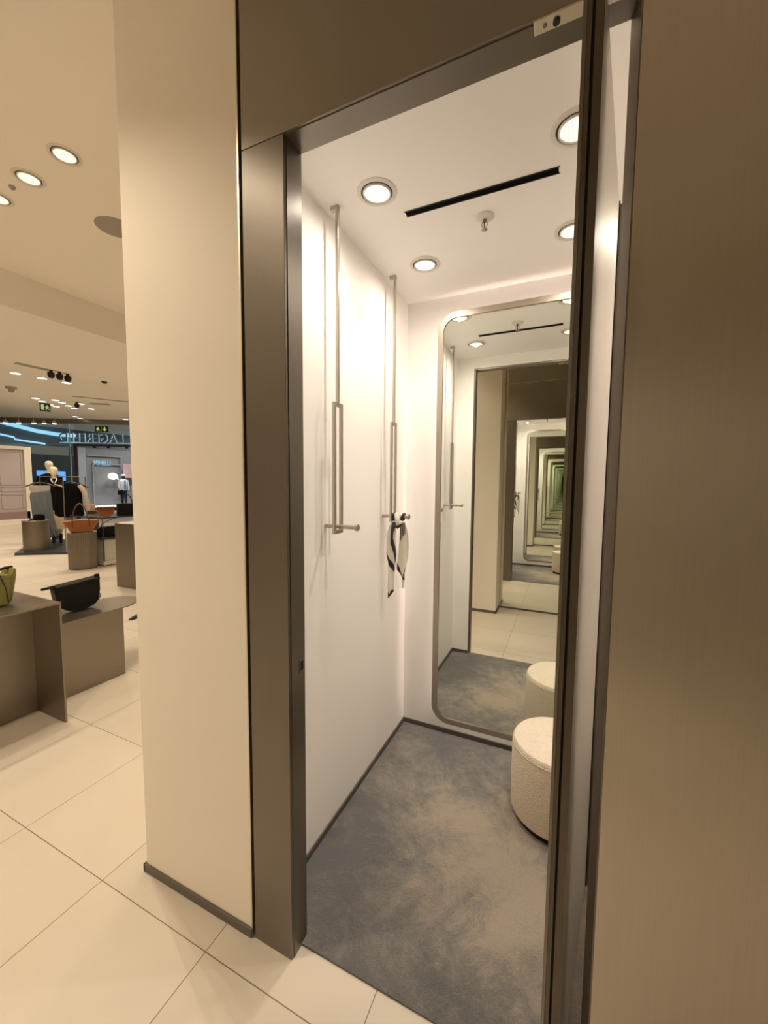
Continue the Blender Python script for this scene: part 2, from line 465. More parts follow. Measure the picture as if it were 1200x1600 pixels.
# fitting room walls
struct(MB().box(XC0, XC1, 0, 1.8, 0, ZC).build('wall_pier', MT['plaster'], bevel=.003), 'cream plastered pier left of the fitting room door', 'wall')
struct(MB().box(XC1+.001, XW, JD, 1.8, 0, H+.06).build('wall_left', MT['white']), 'white left wall of the fitting room with the hanging rails', 'wall')
struct(MB().box(XW, 2.9, D, 1.8, 0, H+.06).build('wall_back', MT['white']), 'white back wall of the fitting room behind the mirror', 'wall')
struct(MB().box(XRW, 2.9, JD, D, 0, H+.06).build('wall_right', MT['white']), 'white right wall of the fitting room behind the open door', 'wall')
fw = MB()
fw.box(XW, XJ-.012, JD-.006, JD+.006, 0, H); fw.box(XR+.014, XRW, JD-.006, JD+.006, 0, H); fw.box(XJ-.012, XR+.014, JD-.006, JD+.006, HD+.012, H)
struct(fw.build('wall_front', MT['white']), 'white inside face of the wall around the fitting room doorway', 'wall')
struct(MB().box(XC1+.001, -0.9635, 0.012, JD-.01, 0, ZC).build('trim_gap', MT['darkgap']), 'black shadow gap between cream pier and metal door frame', 'trim')
struct(MB().box(-0.9795, XC1+.002, -0.003, 0.01, 0, ZC).build('trim_edge', MT['steel']), 'thin metal corner bead on the edge of the cream pier', 'trim')

# metal door surround
lj = struct(MB().box(-0.963, XJ, 0, JD-.007, 0, HD-.001).build('trim_1', MT['jamb'], bevel=.0015), 'dark brushed metal upright left of the fitting room doorway', 'door frame')
MB().box(XJ-.001, XJ+.003, .012, JD, 0.0, HD).build('reveal_liner', MT['jamb'], lj)
MB().box(XJ+.002, XJ+.005, .052, .076, 1.005, 1.05).build('strike_plate', MT['jamb'], lj)
MB().box(XJ+.0045, XJ+.0055, .057, .071, 1.012, 1.043).build('latch_hole', MT['darkgap'], lj)
hd = struct(MB().box(-0.963, XR, 0, JD-.007, HD+.001, ZC).build('trim_2', MT['metal'], bevel=.0015), 'dark brushed metal panel above the fitting room doorway', 'door frame')
MB().box(XJ, XR, .008, JD, HD-.002, HD+.0015).build('soffit_liner', MT['jamb'], hd)
pv = MB().box(-0.108, 0.07, -0.002, 0.029, HD-.006, HD-.001).build('pivot_plate', MT['steel'], hd, bevel=.001)
MB().lathe([(.0075, -.003), (.0075, .002)], (-.0615, .015, HD-.007), 20).build('lock_cylinder', MT['blackpl'], pv)
MB().lathe([(.004, -.002), (.004, .002)], (-.085, .014, HD-.006), 16).build('screw', MT['plinth'], pv)
rp = struct(MB().box(.1015, 3.2, 0, JD-.007, 0, ZC).build('wall_front_panel', MT['panel']), 'large brushed bronze metal wall panel right of the doorway', 'wall panel')
rj = struct(MB().prism([(.0985, -.001), (.1005, -.001), (.1005, JD), (.0885, JD)], 0, ZC).build('trim_3', MT['table']), 'narrow metal edge strip right of the fitting room doorway', 'door frame')

# skirtings
struct(MB().box(XC0-.008, XC1, -.009, 0.0, 0, .034).box(XC0-.009, XC0, -.009, 1.8, 0, .034).build('baseboard_pier', MT['skirting'], bevel=.001), 'low grey metal skirting at the foot of the cream pier', 'skirting')
struct(MB().box(XW, XW+.008, JD+.006, D, .007, .036).build('baseboard_left', MT['skirting']), 'low grey skirting along the left wall of the fitting room', 'skirting')
struct(MB().box(XW, XRW, D-.008, D, .007, .036).build('baseboard_back', MT['skirting']), 'low grey skirting below the fitting room mirror', 'skirting')
struct(MB().box(XW, XJ-.012, JD+.006, JD+.014, .007, .036).build('baseboard_front', MT['skirting']), 'low grey skirting beside the doorway inside the fitting room', 'skirting')
struct(MB().box(XRW-.008, XRW, JD+.006, D, .007, .036).build('baseboard_right', MT['skirting']), 'low grey skirting along the right wall of the fitting room', 'skirting')

# corridor side opposite the door (seen in the mirror)
struct(MB().box(-2.1, -0.765, -1.75, -1.25, 0, ZC).build('wall_opposite_pier', MT['plaster'], bevel=.003), 'cream pier opposite the fitting room, seen in the mirror', 'wall')
struct(MB().box(-0.765, 4.2, -1.75, YM-.012, 0, ZC).build('wall_opposite', MT['plaster']), 'wall behind the tall corridor mirror', 'wall')
struct(MB().box(-2.1, -0.757, -1.25, -1.241, 0, .034).box(-.765, -.757, YM, -1.241, 0, .034).build('baseboard_opposite', MT['skirting']), 'grey skirting of the pier opposite, seen in the mirror', 'skirting')
struct(MB().box(4.2, 4.3, -6, 2, 0, ZC).build('wall_corridor_end', MT['plaster']), 'cream end wall of the corridor', 'wall')
struct(MB().box(-16, 4.2, -6.1, -6, 0, ZF).build('wall_shop_side', MT['plaster']), 'cream side wall of the shop', 'wall')
struct(MB().box(-11.5, 4.2, 13, 13.1, 0, ZF).build('wall_shop_far', MT['plaster']), 'cream far side wall of the shop', 'wall')

# ------------------------------------------------------------------ the open fitting room door
A0 = Vector((-0.0088, -0.04)); A1 = Vector((0.0313, -0.04)); FAR = Vector((0.130, 0.712))
dv = (FAR - A1).normalized(); nv = Vector((-dv.y, dv.x))           # along the leaf, to its left side
LEN = (FAR - A1).length; TH = 0.040
def leaf(u0, u1, v0, v1, z0, z1, mb=None):
    """u along the leaf from its near edge, v from the right face towards the left face"""
    mb = mb or MB()
    p = lambda u, v: A1 + dv*u + nv*v
    poly = [p(u0, v0), p(u1, v0), p(u1, v1), p(u0, v1)]
    return mb.prism([(q.x, q.y) for q in poly], z0, z1)
dr = thing('door_1', (0.01, 0.0, 0.0), 'dark bronze metal pivot door standing open inward, seen edge on', 'door', kind='structure')
leaf(.004, LEN, .0, .0165, .012, 2.662).build('right_skin', MT['leafin'], dr, bevel=.001)
leaf(.004, LEN, .0225, TH, .012, 2.662).build('left_skin', MT['jamb'], dr, bevel=.001)
leaf(.007, LEN-.003, .0165, .0225, .012, 2.660).build('core', MT['darkgap'], dr)
leaf(.0, .004, .0, .0165, .012, 2.662).build('edge_strip', MT['edge'], dr)
leaf(.0, .004, .0225, .0315, .012, 2.662).build('edge_strip', MT['edge'], dr)
leaf(.0, .0042, .0325, TH, .012, 2.662).build('edge_strip', MT['jamb'], dr)
leaf(LEN-.006, LEN+.002, -.004, 0, .012, 2.662).build('edge_seal', MT['darkgap'], dr)
leaf(LEN+.0025, LEN+.012, -.010, TH, .012, 2.655).build('edge_strip', MT['jamb'], dr)

# ------------------------------------------------------------------ fitting room mirror with glow behind
MX0, MX1, MZ0, MZ1, MR = -0.752, 0.30, 0.098, 2.668, 0.115
def rrect(x0, x1, z0, z1, r, y, n=12):
    pts = []
    for cx, cz, a0 in ((x1-r, z1-r, 0), (x0+r, z1-r, PI/2), (x0+r, z0+r, PI), (x1-r, z0+r, 1.5*PI)):
        for k in range(n+1):
            a = a0 + PI/2*k/n
            pts.append((cx+r*math.cos(a), y, cz+r*math.sin(a)))
    return pts
def rr(ins, y): return rrect(MX0+ins, MX1-ins, MZ0+ins, MZ1-ins, MR-ins, y)
mr = thing('wall_mirror', ((MX0+MX1)/2, 1.40, MZ0), 'tall round-cornered metal-framed mirror glowing on the fitting room back wall', 'mirror')
MB().rings([rr(0, 1.426), rr(0, 1.394), rr(.034, 1.394), rr(.035, 1.404)], True, False, False).build('frame', MT['champagne'], mr)
MB().rings([rr(.034, 1.402), rr(.034, 1.4065)], True, True, True).build('glass', MT['mirror'], mr)
MB().rings([rr(.01, 1.426), rr(.01, 1.408)], True, True, True).build('backing', MT['darkgap'], mr)
MB().rings([rr(.030, 1.427), rr(.030, 1.441), rr(.040, 1.441), rr(.040, 1.427)], True, False, False).build('light_strip', MT['led'], mr)

cm = thing('wall_mirror', (0.6, YM, 0), 'huge corridor wall mirror opposite the doorway, seen only as a reflection', 'mirror')
MB().box(-.745, 2.6, YM-.008, YM, .022, 2.90).build('glass', MT['mirror'], cm)
MB().box(-.745, 2.6, YM-.008, YM, 2.906, 3.45).build('glass', MT['mirror'], cm)
MB().box(-.745, 2.6, YM-.008, YM+.004, .001, .022).build('bottom_rail', MT['skirting'], cm)
MB().box(-.757, -.745, YM-.010, YM+.006, .001, 3.45).build('side_rail', MT['steel'], cm)

# ------------------------------------------------------------------ hanging rails and scarf
def hang_rail(y, label):
    x = -0.903
    t = thing('hanging_rail', (x, y, 1.42), label, 'hanging rail', 'hanging rails on the left wall')
    b = .0065
    MB().box(x-b, x+b, y-b, y+b, 1.975, H-.012).build('rod', MT['rail'], t, bevel=.001)
    MB().box(x-.030, x+b, y-.010, y+.010, H-.016, H).build('ceiling_bracket', MT['rail'], t, bevel=.001)
    lp = MB()
    lp.box(x-.006, x+.006, y-.036, y-.020, 1.425, 1.985).box(x-.006, x+.006, y+.020, y+.036, 1.425, 1.985)
    lp.box(x-.006, x+.006, y-.020, y+.020, 1.968, 1.985).box(x-.006, x+.006, y-.020, y+.020, 1.425, 1.442)
    lp.build('hook_loop', MT['rail'], t, bevel=.001)
    MB().tube([(XW+.001, y, 1.456), (-.812, y, 1.456)], .0095, 20).build('peg', MT['rail'], t, smooth=True)
    MB().tube([(-.815, y, 1.456), (-.8135, y, 1.456), (-.803, y, 1.456), (-.8015, y, 1.456)], [.014, .0155, .0155, .014], 24).build('end_cap', MT['champagne'], t, smooth=True)
    return t
hang_rail(.474, 'bare metal hanging rail with empty peg, nearer the doorway')
hang_rail(1.078, 'metal hanging rail with a scarf knotted on its peg, nearer the mirror')

sc = thing('scarf', (-.86, 1.06, 1.456), 'cream silk neck scarf with black stripes knotted on the peg near the mirror', 'scarf')
def sp(u, v):          # sketch units of the scarf (one unit about 0.37 mm) to x, z
    px, py = 590+u/10.67, 790+v/10.67
    return -.971+(px-597)*.00398, 1.458-(py-806)*.00373
def lerp_path(path, t):
    f = t*(len(path)-1); i = min(int(f), len(path)-2); k = f-i
    return (path[i][0]*(1-k)+path[i+1][0]*k, path[i][1]*(1-k)+path[i+1][1]*k)
def cloth(mb, left, right, yb, off, nu=10, nv=36, amp=.007):
    def fn(u, v):
        a, b = lerp_path(left, v), lerp_path(right, v)
        x, z = sp(a[0]*(1-u)+b[0]*u, a[1]*(1-u)+b[1]*u)
        y = yb + amp*math.sin(x*150+z*8)*(.4+.6*v) + .010*math.sin(z*11) + off
        return (x, y, z)
    mb.grid(nu, nv, fn)
L1 = [(262, 250), (225, 350), (190, 480), (170, 640), (170, 780), (205, 930), (220, 1100), (222, 1260), (226, 1400), (230, 1530)]
R1 = [(345, 250), (342, 350), (330, 480), (335, 640), (348, 780), (345, 930), (328, 1050), (318, 1200), (316, 1360), (240, 1526)]
t1 = MB()
cloth(t1, L1, R1, 1.052, 0)
t1.mi = 1
cloth(t1, [(290, 262), (258, 340), (245, 480), (243, 620), (275, 740), (320, 860), (335, 925)], [(345, 262), (330, 350), (290, 450), (282, 540), (335, 690), (352, 800), (343, 925)], 1.052, -.0022, 6, 26)
cloth(t1, [(170, 775), (195, 880), (240, 990), (315, 1095)], [(172, 782), (240, 880), (300, 960), (330, 1015)], 1.052, -.0022, 6, 14)
cloth(t1, [(228, 1435), (228, 1480), (232, 1528)], [(316, 1362), (322, 1405), (242, 1526)], 1.052, -.0022, 6, 8)
t1.build('tail', [MT['scarfw'], MT['scarfb']], sc, smooth=True, solid=.0012)
L2 = [(385, 280), (380, 420), (368, 560), (360, 720), (352, 860), (345, 960), (368, 1060), (432, 1170), (425, 1230), (440, 1340)]
R2 = [(455, 250), (500, 380), (520, 520), (522, 680), (514, 820), (496, 960), (480, 1080), (472, 1170), (490, 1232), (475, 1340)]
t2 = MB()
cloth(t2, L2, R2, 1.068, 0)
t2.mi = 1
for k in range(6):
    cloth(t2, [(388, 560-k*42), (388, 542-k*42)], [(470, 440-k*32), (470, 424-k*32)], 1.068, -.0022, 6, 3)
cloth(t2, [(386, 300), (382, 560), (400, 580)], [(396, 300), (392, 560), (412, 585)], 1.068, -.0024, 3, 10)
cloth(t2, [(345, 945), (352, 1050), (400, 1115), (450, 1200)], [(352, 942), (385, 1010), (412, 1100), (462, 1200)], 1.068, -.0022, 5, 14)
cloth(t2, [(488, 1000), (462, 1100), (455, 1190)], [(494, 985), (480, 1090), (488, 1210)], 1.068, -.0022, 4, 12)
t2.build('tail', [MT['scarfw'], MT['scarfb']], sc, smooth=True, solid=.0012)
kn = MB()
def wrap(mb, x, r, rt, tilt, a0=0, a1=2*PI, n=28):
    pts = []
    for k in range(n+1):
        a = a0+(a1-a0)*k/n
        pts.append((x+tilt*math.cos(a), 1.078+r*math.sin(a), 1.452+r*math.cos(a)))
    mb.tube(pts, [rt*(1+.18*math.sin(7*k/n*PI)) for k in range(n+1)], 12)
kn.mi = 1; wrap(kn, -.893, .017, .0115, .006)
kn.mi = 0; wrap(kn, -.873, .018, .0095, -.012); wrap(kn, -.856, .017, .0085, .010)
kn.mi = 1; wrap(kn, -.838, .017, .007, .004)
kn.mi = 0; kn.tube([(-.874, 1.055, 1.475), (-.864, 1.045, 1.452), (-.858, 1.047, 1.425), (-.853, 1.054, 1.402)], [.008, .013, .014, .007], 14)
kn.mi = 1; kn.tube([(-.884, 1.050, 1.405), (-.860, 1.044, 1.398), (-.838, 1.050, 1.412)], [.006, .010, .007], 12)
kn.build('knot', [MT['scarfw'], MT['scarfb']], sc, smooth=True)

# ------------------------------------------------------------------ stool
st = thing('stool', (.01, 1.036, .007), 'round cream boucle stool beside the glowing mirror, half hidden by the door', 'stool')
R0 = .214
body = [(R0-.012, .030), (R0-.003, .037), (R0, .050), (R0+.001, .2), (R0, .345), (R0-.003, .362)]
MB().lathe(body, (.01, 1.036, .007), 72).build('body', MT['boucle'], st, smooth=True)
MB().lathe([(R0-.003, .3625), (R0-.004, .375), (R0-.012, .386), (R0-.03, .391), (.1, .394), (.01, .395)], (.01, 1.036, .007), 72).build('seat', MT['boucle'], st, smooth=True)
MB().tube([(.01+(R0-.003)*math.cos(2*PI*k/72), 1.036+(R0-.003)*math.sin(2*PI*k/72), .3695) for k in range(73)], .0035, 8, False).build('piping', MT['piping'], st, smooth=True)
MB().lathe([(R0-.022, 0), (R0-.022, .032)], (.01, 1.036, .007), 48).build('base', MT['blackpl'], st)

# ------------------------------------------------------------------ ceiling fittings of the fitting room
def downlight(loc, rad, watts, label, group, col, angle, lens='lens', rot=0.0, blend=.5, emit=True, wide=0):
    """recessed lamp hung under the ceiling at loc (loc.z is the ceiling plane)"""
    t = thing('downlight', loc, label, 'downlight', group)
    x, y, z = loc
    MB().lathe([(rad, 0), (rad, -.002), (rad-.004, -.004), (rad*.80, -.005), (rad*.765, -.001), (rad*.765, 0)], loc, 48, cap0=False, cap1=False).build('trim_ring', MT['trimw'], t, smooth=True)
    MB().lathe([(rad*.765, -.0005), (rad*.765, -.002), (rad*.70, -.002), (rad*.70, -.0005)], loc, 48).build('gap_ring', MT['blackpl'], t)
    MB().lathe([(rad*.70, -.001), (rad*.70, -.007), (rad*.66, -.010), (rad*.63, -.008), (rad*.62, -.004)], loc, 48, cap0=False).build('bezel', MT['trimw'], t, smooth=True)
    MB().lathe([(rad*.64, -.003), (rad*.64, -.0055)], loc, 40).build('lens', MT[lens], t)
    if emit: spot(t, (0, 0, -.012), watts, col, angle, blend, .013)
    if wide: spot(t, (0, 0, -.013), wide, col, 178, 1.0, .012)
    return t
g = 'fitting room downlights'
downlight((-.721, .470, H), .079, P_ROOM, 'round white downlight on the ceiling beside the nearer hanging rail', g, ROOMC, 104, blend=.9, wide=11.0)
downlight((-.717, 1.036, H), .079, P_ROOM, 'round white downlight on the ceiling beside the farther hanging rail', g, ROOMC, 104, blend=.9, wide=11.0)
downlight((-.017, .470, H), .079, P_ROOM, 'round white downlight cut by the open door edge, nearer the door head', g, ROOMC, 104, blend=.9, wide=11.0)
downlight((-.021, 1.036, H), .079, P_ROOM, 'round white downlight cut by the open door edge, nearer the mirror', g, ROOMC, 104, blend=.9, wide=11.0)
downlight((.46, 1.036, H), .079, P_ROOM*.5, 'added unseen downlight behind the open door, lighting the gap', g, ROOMC, 104, blend=.9, wide=11.0)  # added lamp, never in view, brightens the gap beside the door leaf
sv = thing('slot_vent', (-.368, .634, H), 'long black slot air vent across the fitting room ceiling', 'vent')
MB().box(-.664, -.072, .620, .651, H-.0015, H+.001).build('slot', MT['blackvent'], sv)
MB().box(-.668, -.068, .617, .621, H-.002, H).box(-.668, -.068, .650, .654, H-.002, H).build('edge', MT['blackpl'], sv)
sk = thing('sprinkler', (-.364, .786, H), 'small fire sprinkler on a white rosette on the fitting room ceiling', 'sprinkler')
MB().lathe([(.040, 0), (.040, -.004), (.030, -.010), (.020, -.012), (.0, -.012)], (-.364, .786, H), 32, cap1=False).build('rosette', MT['trimw'], sk, smooth=True)
MB().lathe([(.009, -.010), (.009, -.020), (.006, -.022)], (-.364, .786, H), 16).build('nozzle', MT['plinth'], sk)
MB().tube([(-.373, .786, H-.02), (-.376, .786, H-.034), (-.366, .786, H-.052)], .0022, 8).tube([(-.355, .786, H-.02), (-.352, .786, H-.034), (-.362, .786, H-.052)], .0022, 8).build('frame', MT['champagne'], sk)
MB().tube([(-.364, .786, H-.022), (-.364, .786, H-.046)], .003, 8).build('glass_bulb', MT['redbulb'], sk)
MB().lathe([(.012, -.051), (.013, -.053), (.004, -.055)], (-.364, .786, H), 16).build('deflector', MT['champagne'], sk)

# ------------------------------------------------------------------ near shop ceiling
g = 'row of three downlights over the near shop'
downlight((-2.83, .50, ZC), .088, P_NEAR*.8, 'first of three ceiling downlights in a row, nearest the cream pier', g, WARM, 130)
downlight((-3.255, .51, ZC), .088, P_NEAR*.8, 'middle of three ceiling downlights in a row left of the pier', g, WARM, 130)
downlight((-3.68, .52, ZC), .088, P_NEAR*.8, 'last of three ceiling downlights in a row, cut by the left edge', g, WARM, 130)
g = 'corridor downlights'
for x, y, k in ((-2.0, -.95, 1.15), (2.3, -1.40, .34), (3.3, -.62, .34)):
    downlight((x, y, ZC), .088, P_NEAR*k, 'corridor ceiling downlight in front of the fitting rooms', g, WARM, 122)
for x in (-2.9, -3.7):  # added lamps out of frame, to light the near shop floor
    downlight((x, -1.9, ZC), .088, P_NEAR, 'added unseen shop ceiling downlight out beyond the corridor', g, WARM, 130)
for x, y in ((-3.3, -4.0), (-4.4, -3.2), (-1.4, -3.6), (-3.2, 6.0), (-2.4, 8.5)):  # added lamps out of view that raise the bounce light on the ceiling
    downlight((x, y, ZC), .088, P_NEAR, 'added shop ceiling downlight out of view, for bounce light', g, WARM, 150)
for x, y in ((-2.6, 3.6), (-3.6, 3.6)):  # added lamps hidden by the pier, to light the floor beyond it
    downlight((x, y, ZC), .088, P_NEAR, 'added unseen shop ceiling downlight behind the cream pier', g, WARM, 130)
gr = tag(MB().lathe([(.135, 0), (.135, -.004), (.128, -.007), (.0, -.007)], (-3.26, 1.06, ZC), 56, cap1=False).build('ceiling_speaker', MT['greyt'], smooth=True), 'large flat grey round speaker grille in the near ceiling', 'ceiling speaker')
tag(MB().lathe([(.018, 0), (.018, -.010), (.006, -.022)], (-3.45, .505, ZC), 16).build('smoke_sensor', MT['greyt'], smooth=True), 'tiny grey sensor on the ceiling between the downlights', 'sensor')

# ------------------------------------------------------------------ display tables near the pier
ta = thing('display_table', (-3.4, .0, 0), 'bronze sheet-metal display table at the left edge carrying the green bag', 'table')
MB().box(-4.15, -3.035, -1.0, .455, .824, .834).build('top', MT['table'], ta, bevel=.001)
MB().box(-3.38, -3.036, .443, .455, 0, .824).build('end_panel', MT['table'], ta, bevel=.001)
MB().box(-3.392, -3.38, -1.0, .455, 0, .824).build('back_panel', MT['table'], ta, bevel=.001)
tb = thing('display_table', (-3.5, .9, 0), 'lower bronze display bench with rounded end carrying the black bag', 'table')
arc = [(-3.37, .46), (-3.37, 1.06)]
for k in range(1, 15):
    a = -PI/2 + PI*k/15
    arc.append((-3.57+.20*math.cos(a+PI/2 if False else PI/2*(0)+a+PI/2), 1.06+.24*math.sin(a+PI/2)))
arc = [(-3.37, .46), (-3.37, 1.055)] + [(-3.58+.21*math.cos(PI*k/16), 1.06+.25*math.sin(PI*k/16)) for k in range(1, 16)] + [(-3.79, 1.055), (-3.79, .46)]
MB().prism(arc, .569, .579).build('top', MT['table'], tb, bevel=.001)
MB().box(-3.384, -3.372, .47, 1.062, 0, .569).build('front_panel', MT['table'], tb, bevel=.001)
MB().box(-3.78, -3.384, .47, .482, 0, .569).build('end_panel', MT['table'], tb, bevel=.001)

# green bag, cut by the left edge of the picture
gb = thing('handbag', (-3.32, .1, .834), 'olive green leather handbag on the bronze table, cut by left edge', 'handbag')
def yzx(u, v, h): return (h, u, v)
gp = [(-.16, .836), (.27, .836), (.285, .85), (.29, 1.0), (.285, 1.035), (.24, 1.045), (-.12, 1.045), (-.16, 1.02)]
MB().prism(gp, -3.42, -3.26, yzx).build('body', MT['olive'], gb, bevel=.012, smooth=True)
MB().prism([(.285, .842), (.30, .86), (.325, 1.0), (.33, 1.06), (.315, 1.07), (.30, 1.04), (.285, 1.0)], -3.405, -3.275, yzx).build('side_gusset', MT['olive'], gb, bevel=.006, smooth=True)
MB().tube([(-3.258, .235, 1.04), (-3.2585, .262, .95), (-3.258, .272, .845)], .003, 8).build('seam', MT['oliveseam'], gb)
MB().tube([(-3.34, .33, 1.065), (-3.33, .29, 1.068), (-3.33, .24, 1.055), (-3.33, .1, 1.05), (-3.33, -.1, 1.055)], [.012, .010, .006, .006, .006], 10).build('handle', MT['blackl'], gb, smooth=True)

# black bag on the bench
bb = thing('handbag', (-3.6, .85, .579), 'black leather shoulder bag on the rounded bench beside the pier', 'handbag')
bp_ = [(.675, .800), (.69, .70), (.72, .635), (.77, .600), (.83, .584), (.90, .586), (.965, .604), (1.005, .650), (1.005, .80), (.99, .822), (.95, .822), (.75, .815)]
MB().prism(bp_, -3.655, -3.57, yzx).build('body', MT['blackl'], bb, bevel=.016, smooth=True)
MB().prism([(.68, .812), (1.005, .832), (1.0, .81), (.69, .795)], -3.665, -3.56, yzx).build('top_flap', MT['blackl'], bb, bevel=.006, smooth=True)
MB().box(-3.625, -3.595, .985, 1.02, .70, .852).build('strap_tab', MT['blackl'], bb, bevel=.008)
MB().tube([(-3.6, .70, .80), (-3.57, .66, .822), (-3.55, .62, .825), (-3.53, .575, .828)], .010, 10).build('strap', MT['blackl'], bb, smooth=True)
MB().tube([(-3.58, .70, .64), (-3.56, .665, .612), (-3.55, .635, .592)], .010, 10).build('strap', MT['blackl'], bb, smooth=True)
MB().box(-3.563, -3.558, .985, 1.0, .655, .69).build('buckle', MT['gold'], bb)

# black shoe by the pier
sh = thing('shoe', (-4.66, 2.02, 0), 'pointed toe of a black shoe just showing beside the cream pier', 'shoe')
def shoe_ring(t):
    wd = .038*math.sin(PI*min(1, .12+.88*t))**.7+.004; hh = .012+.05*t
    cx, cy = -4.62-.05*t, 1.90+.26*t
    return [(cx+wd*math.cos(a), cy, max(.002, .006+hh*max(0, math.sin(a)))) for a in [2*PI*k/14 for k in range(14)]]
MB().rings([shoe_ring(t/8) for t in range(9)]).build('upper', MT['blackl'], sh, smooth=True)
MB().prism([(-4.66, 2.10), (-4.69, 2.17), (-4.65, 2.17)], .0, .05).build('heel', MT['blackl'], sh)

# ------------------------------------------------------------------ plinths, cases and goods further back
tp = thing('plinth', (-6.0, 3.0, 0), 'tall square dark metal plinth next to the cream pier', 'plinth')
MB().box(-6.29, -5.55, 2.784, 3.45, 0, .978).build('body', MT['plinth'], tp, bevel=.003)
MB().box(-6.29, -5.55, 2.784, 3.45, .980, .989).build('top', MT['table'], tp, bevel=.002)

# glass display case with white base
gc = thing('display_case', (-8.4, 4.2, 0), 'glass display case on white base behind the tall plinth', 'display case')
MB().box(-9.0, -7.955, 3.572, 4.95, .0, .018).build('foot', MT['blackpl'], gc)
MB().box(-9.0, -7.955, 3.572, 4.95, .018, .095).build('base', MT['whitel'], gc)
MB().box(-8.97, -7.99, 3.61, 4.92, .095, .50).build('white_panel', MT['whitel'], gc)
MB().box(-9.0, -7.955, 3.572, 3.578, .095, .505).box(-7.961, -7.955, 3.578, 4.95, .095, .505).build('lower_glass', MT['caseglass'], gc)
MB().box(-7.964, -7.952, 3.569, 3.581, .095, .915).build('corner_edge', MT['slate'], gc)
MB().box(-9.0, -7.95, 3.57, 4.95, .505, .530).build('shelf', MT['slate'], gc)
MB().box(-9.0, -7.95, 3.57, 4.95, .915, .930).build('glass_top', MT['caseglass'], gc)
MB().box(-9.0, -7.95, 3.565, 3.571, .912, .933).box(-7.951, -7.946, 3.571, 4.95, .912, .933).build('top_edge', MT['slate'], gc)

WA = math.atan2(.88, .47)            # width direction of goods turned to face the corridor
def facing(c, wa):
    a = Vector((math.cos(wa), math.sin(wa), 0)); b = Vector((a.y, -a.x, 0)); c = Vector(c)
    return lambda u, v, h: tuple(c + a*u + b*h + Vector((0, 0, v)))
def arcpts(fn, x0, x1, z0, ht, h, n=14):
    return [fn(x0+(x1-x0)*k/n, z0+ht*math.sin(PI*k/n)**.7, h) for k in range(n+1)]

b1 = thing('handbag', (-8.1, 3.72, .93), 'small tan half-moon bag on top of the glass display case', 'handbag')
f = facing((-8.1, 3.72, .93), WA)
MB().prism([(-.135, .195), (-.145, .10), (-.11, .035), (-.05, .004), (.05, .004), (.11, .035), (.145, .10), (.135, .195)], -.04, .04, f).build('body', MT['tan'], b1, bevel=.01, smooth=True)
MB().prism([(-.139, .20), (-.139, .15), (-.06, .11), (.06, .11), (.139, .15), (.139, .20)], .04, .048, f).build('flap', MT['tand'], b1, bevel=.003)
b2 = thing('handbag', (-7.99, 3.99, .93), 'black tote bag with thin arched handle on the glass case', 'handbag')
f = facing((-8.05, 4.10, .93), WA)
MB().prism([(-.175, .0), (.175, .0), (.18, .25), (-.17, .25)], -.07, .07, f).build('body', MT['blackl'], b2, bevel=.012, smooth=True)
MB().tube(arcpts(f, -.08, .10, .24, .19, .05), .006, 8).build('handle', MT['blackl'], b2, smooth=True)
MB().tube(arcpts(f, -.08, .10, .24, .19, -.05), .006, 8).build('handle', MT['blackl'], b2, smooth=True)
b3 = thing('handbag', (-8.25, 3.83, .53), 'black bag with a loose strap on the shelf inside the case', 'handbag')
f = facing((-8.22, 3.80, .533), WA)
MB().prism([(-.17, .002), (.24, .002), (.24, .21), (-.12, .20), (-.165, .16)], -.07, .07, f).build('body', MT['blackl'], b3, bevel=.018, smooth=True)
MB().tube([f(-.10, .18, .03), f(-.08, .25, .05), f(.0, .30, .05), f(.10, .35, .04), f(.18, .37, .03)], .007, 8).build('strap', MT['blackl'], b3, smooth=True)

# ribbed plinth with tan tote
rb = thing('plinth', (-8.17, 3.33, 0), 'round ribbed metal plinth carrying the large tan tote', 'plinth')
ring0 = []
NS = 192
for k in range(NS):
    a = 2*PI*k/NS
    fl = .006*(.5+.5*math.cos(a*48)) if math.cos(a-(-.25)) > .15 else 0
    ring0.append((math.cos(a)*(.225-fl), math.sin(a)*(.225-fl)))
MB().rings([[(-8.17+x, 3.33+y, z) for x, y in ring0] for z in (.012, .655)]).build('body', MT['plinth'], rb, smooth=True)
MB().lathe([(.226, .656), (.228, .660), (.228, .670), (.226, .675)], (-8.17, 3.33, 0), 64).build('top', MT['table'], rb, smooth=True)
MB().lathe([(.215, 0), (.215, .012)], (-8.17, 3.33, 0), 48).build('foot', MT['blackpl'], rb)
tt = thing('handbag', (-8.12, 3.32, .675), 'large tan leather tote bag with two handles on the ribbed plinth', 'handbag')
f = facing((-8.14, 3.31, .675), WA)
MB().prism([(-.16, .004), (.16, .004), (.20, .09), (.265, .21), (.27, .235), (.16, .225), (.0, .245), (-.16, .225), (-.27, .215), (-.265, .19), (-.20, .09)], -.08, .08, f).build('body', MT['tan'], tt, bevel=.02, smooth=True)
for s in (-.06, .085):
    MB().tube([f(-.13, .10, s*1.0), f(-.13, .24, s)] + arcpts(f, -.13, .10, .27, .26, s) + [f(.115, .24, s), f(.12, .10, s)], .009, 10).build('handle', MT['tand'], tt, smooth=True)

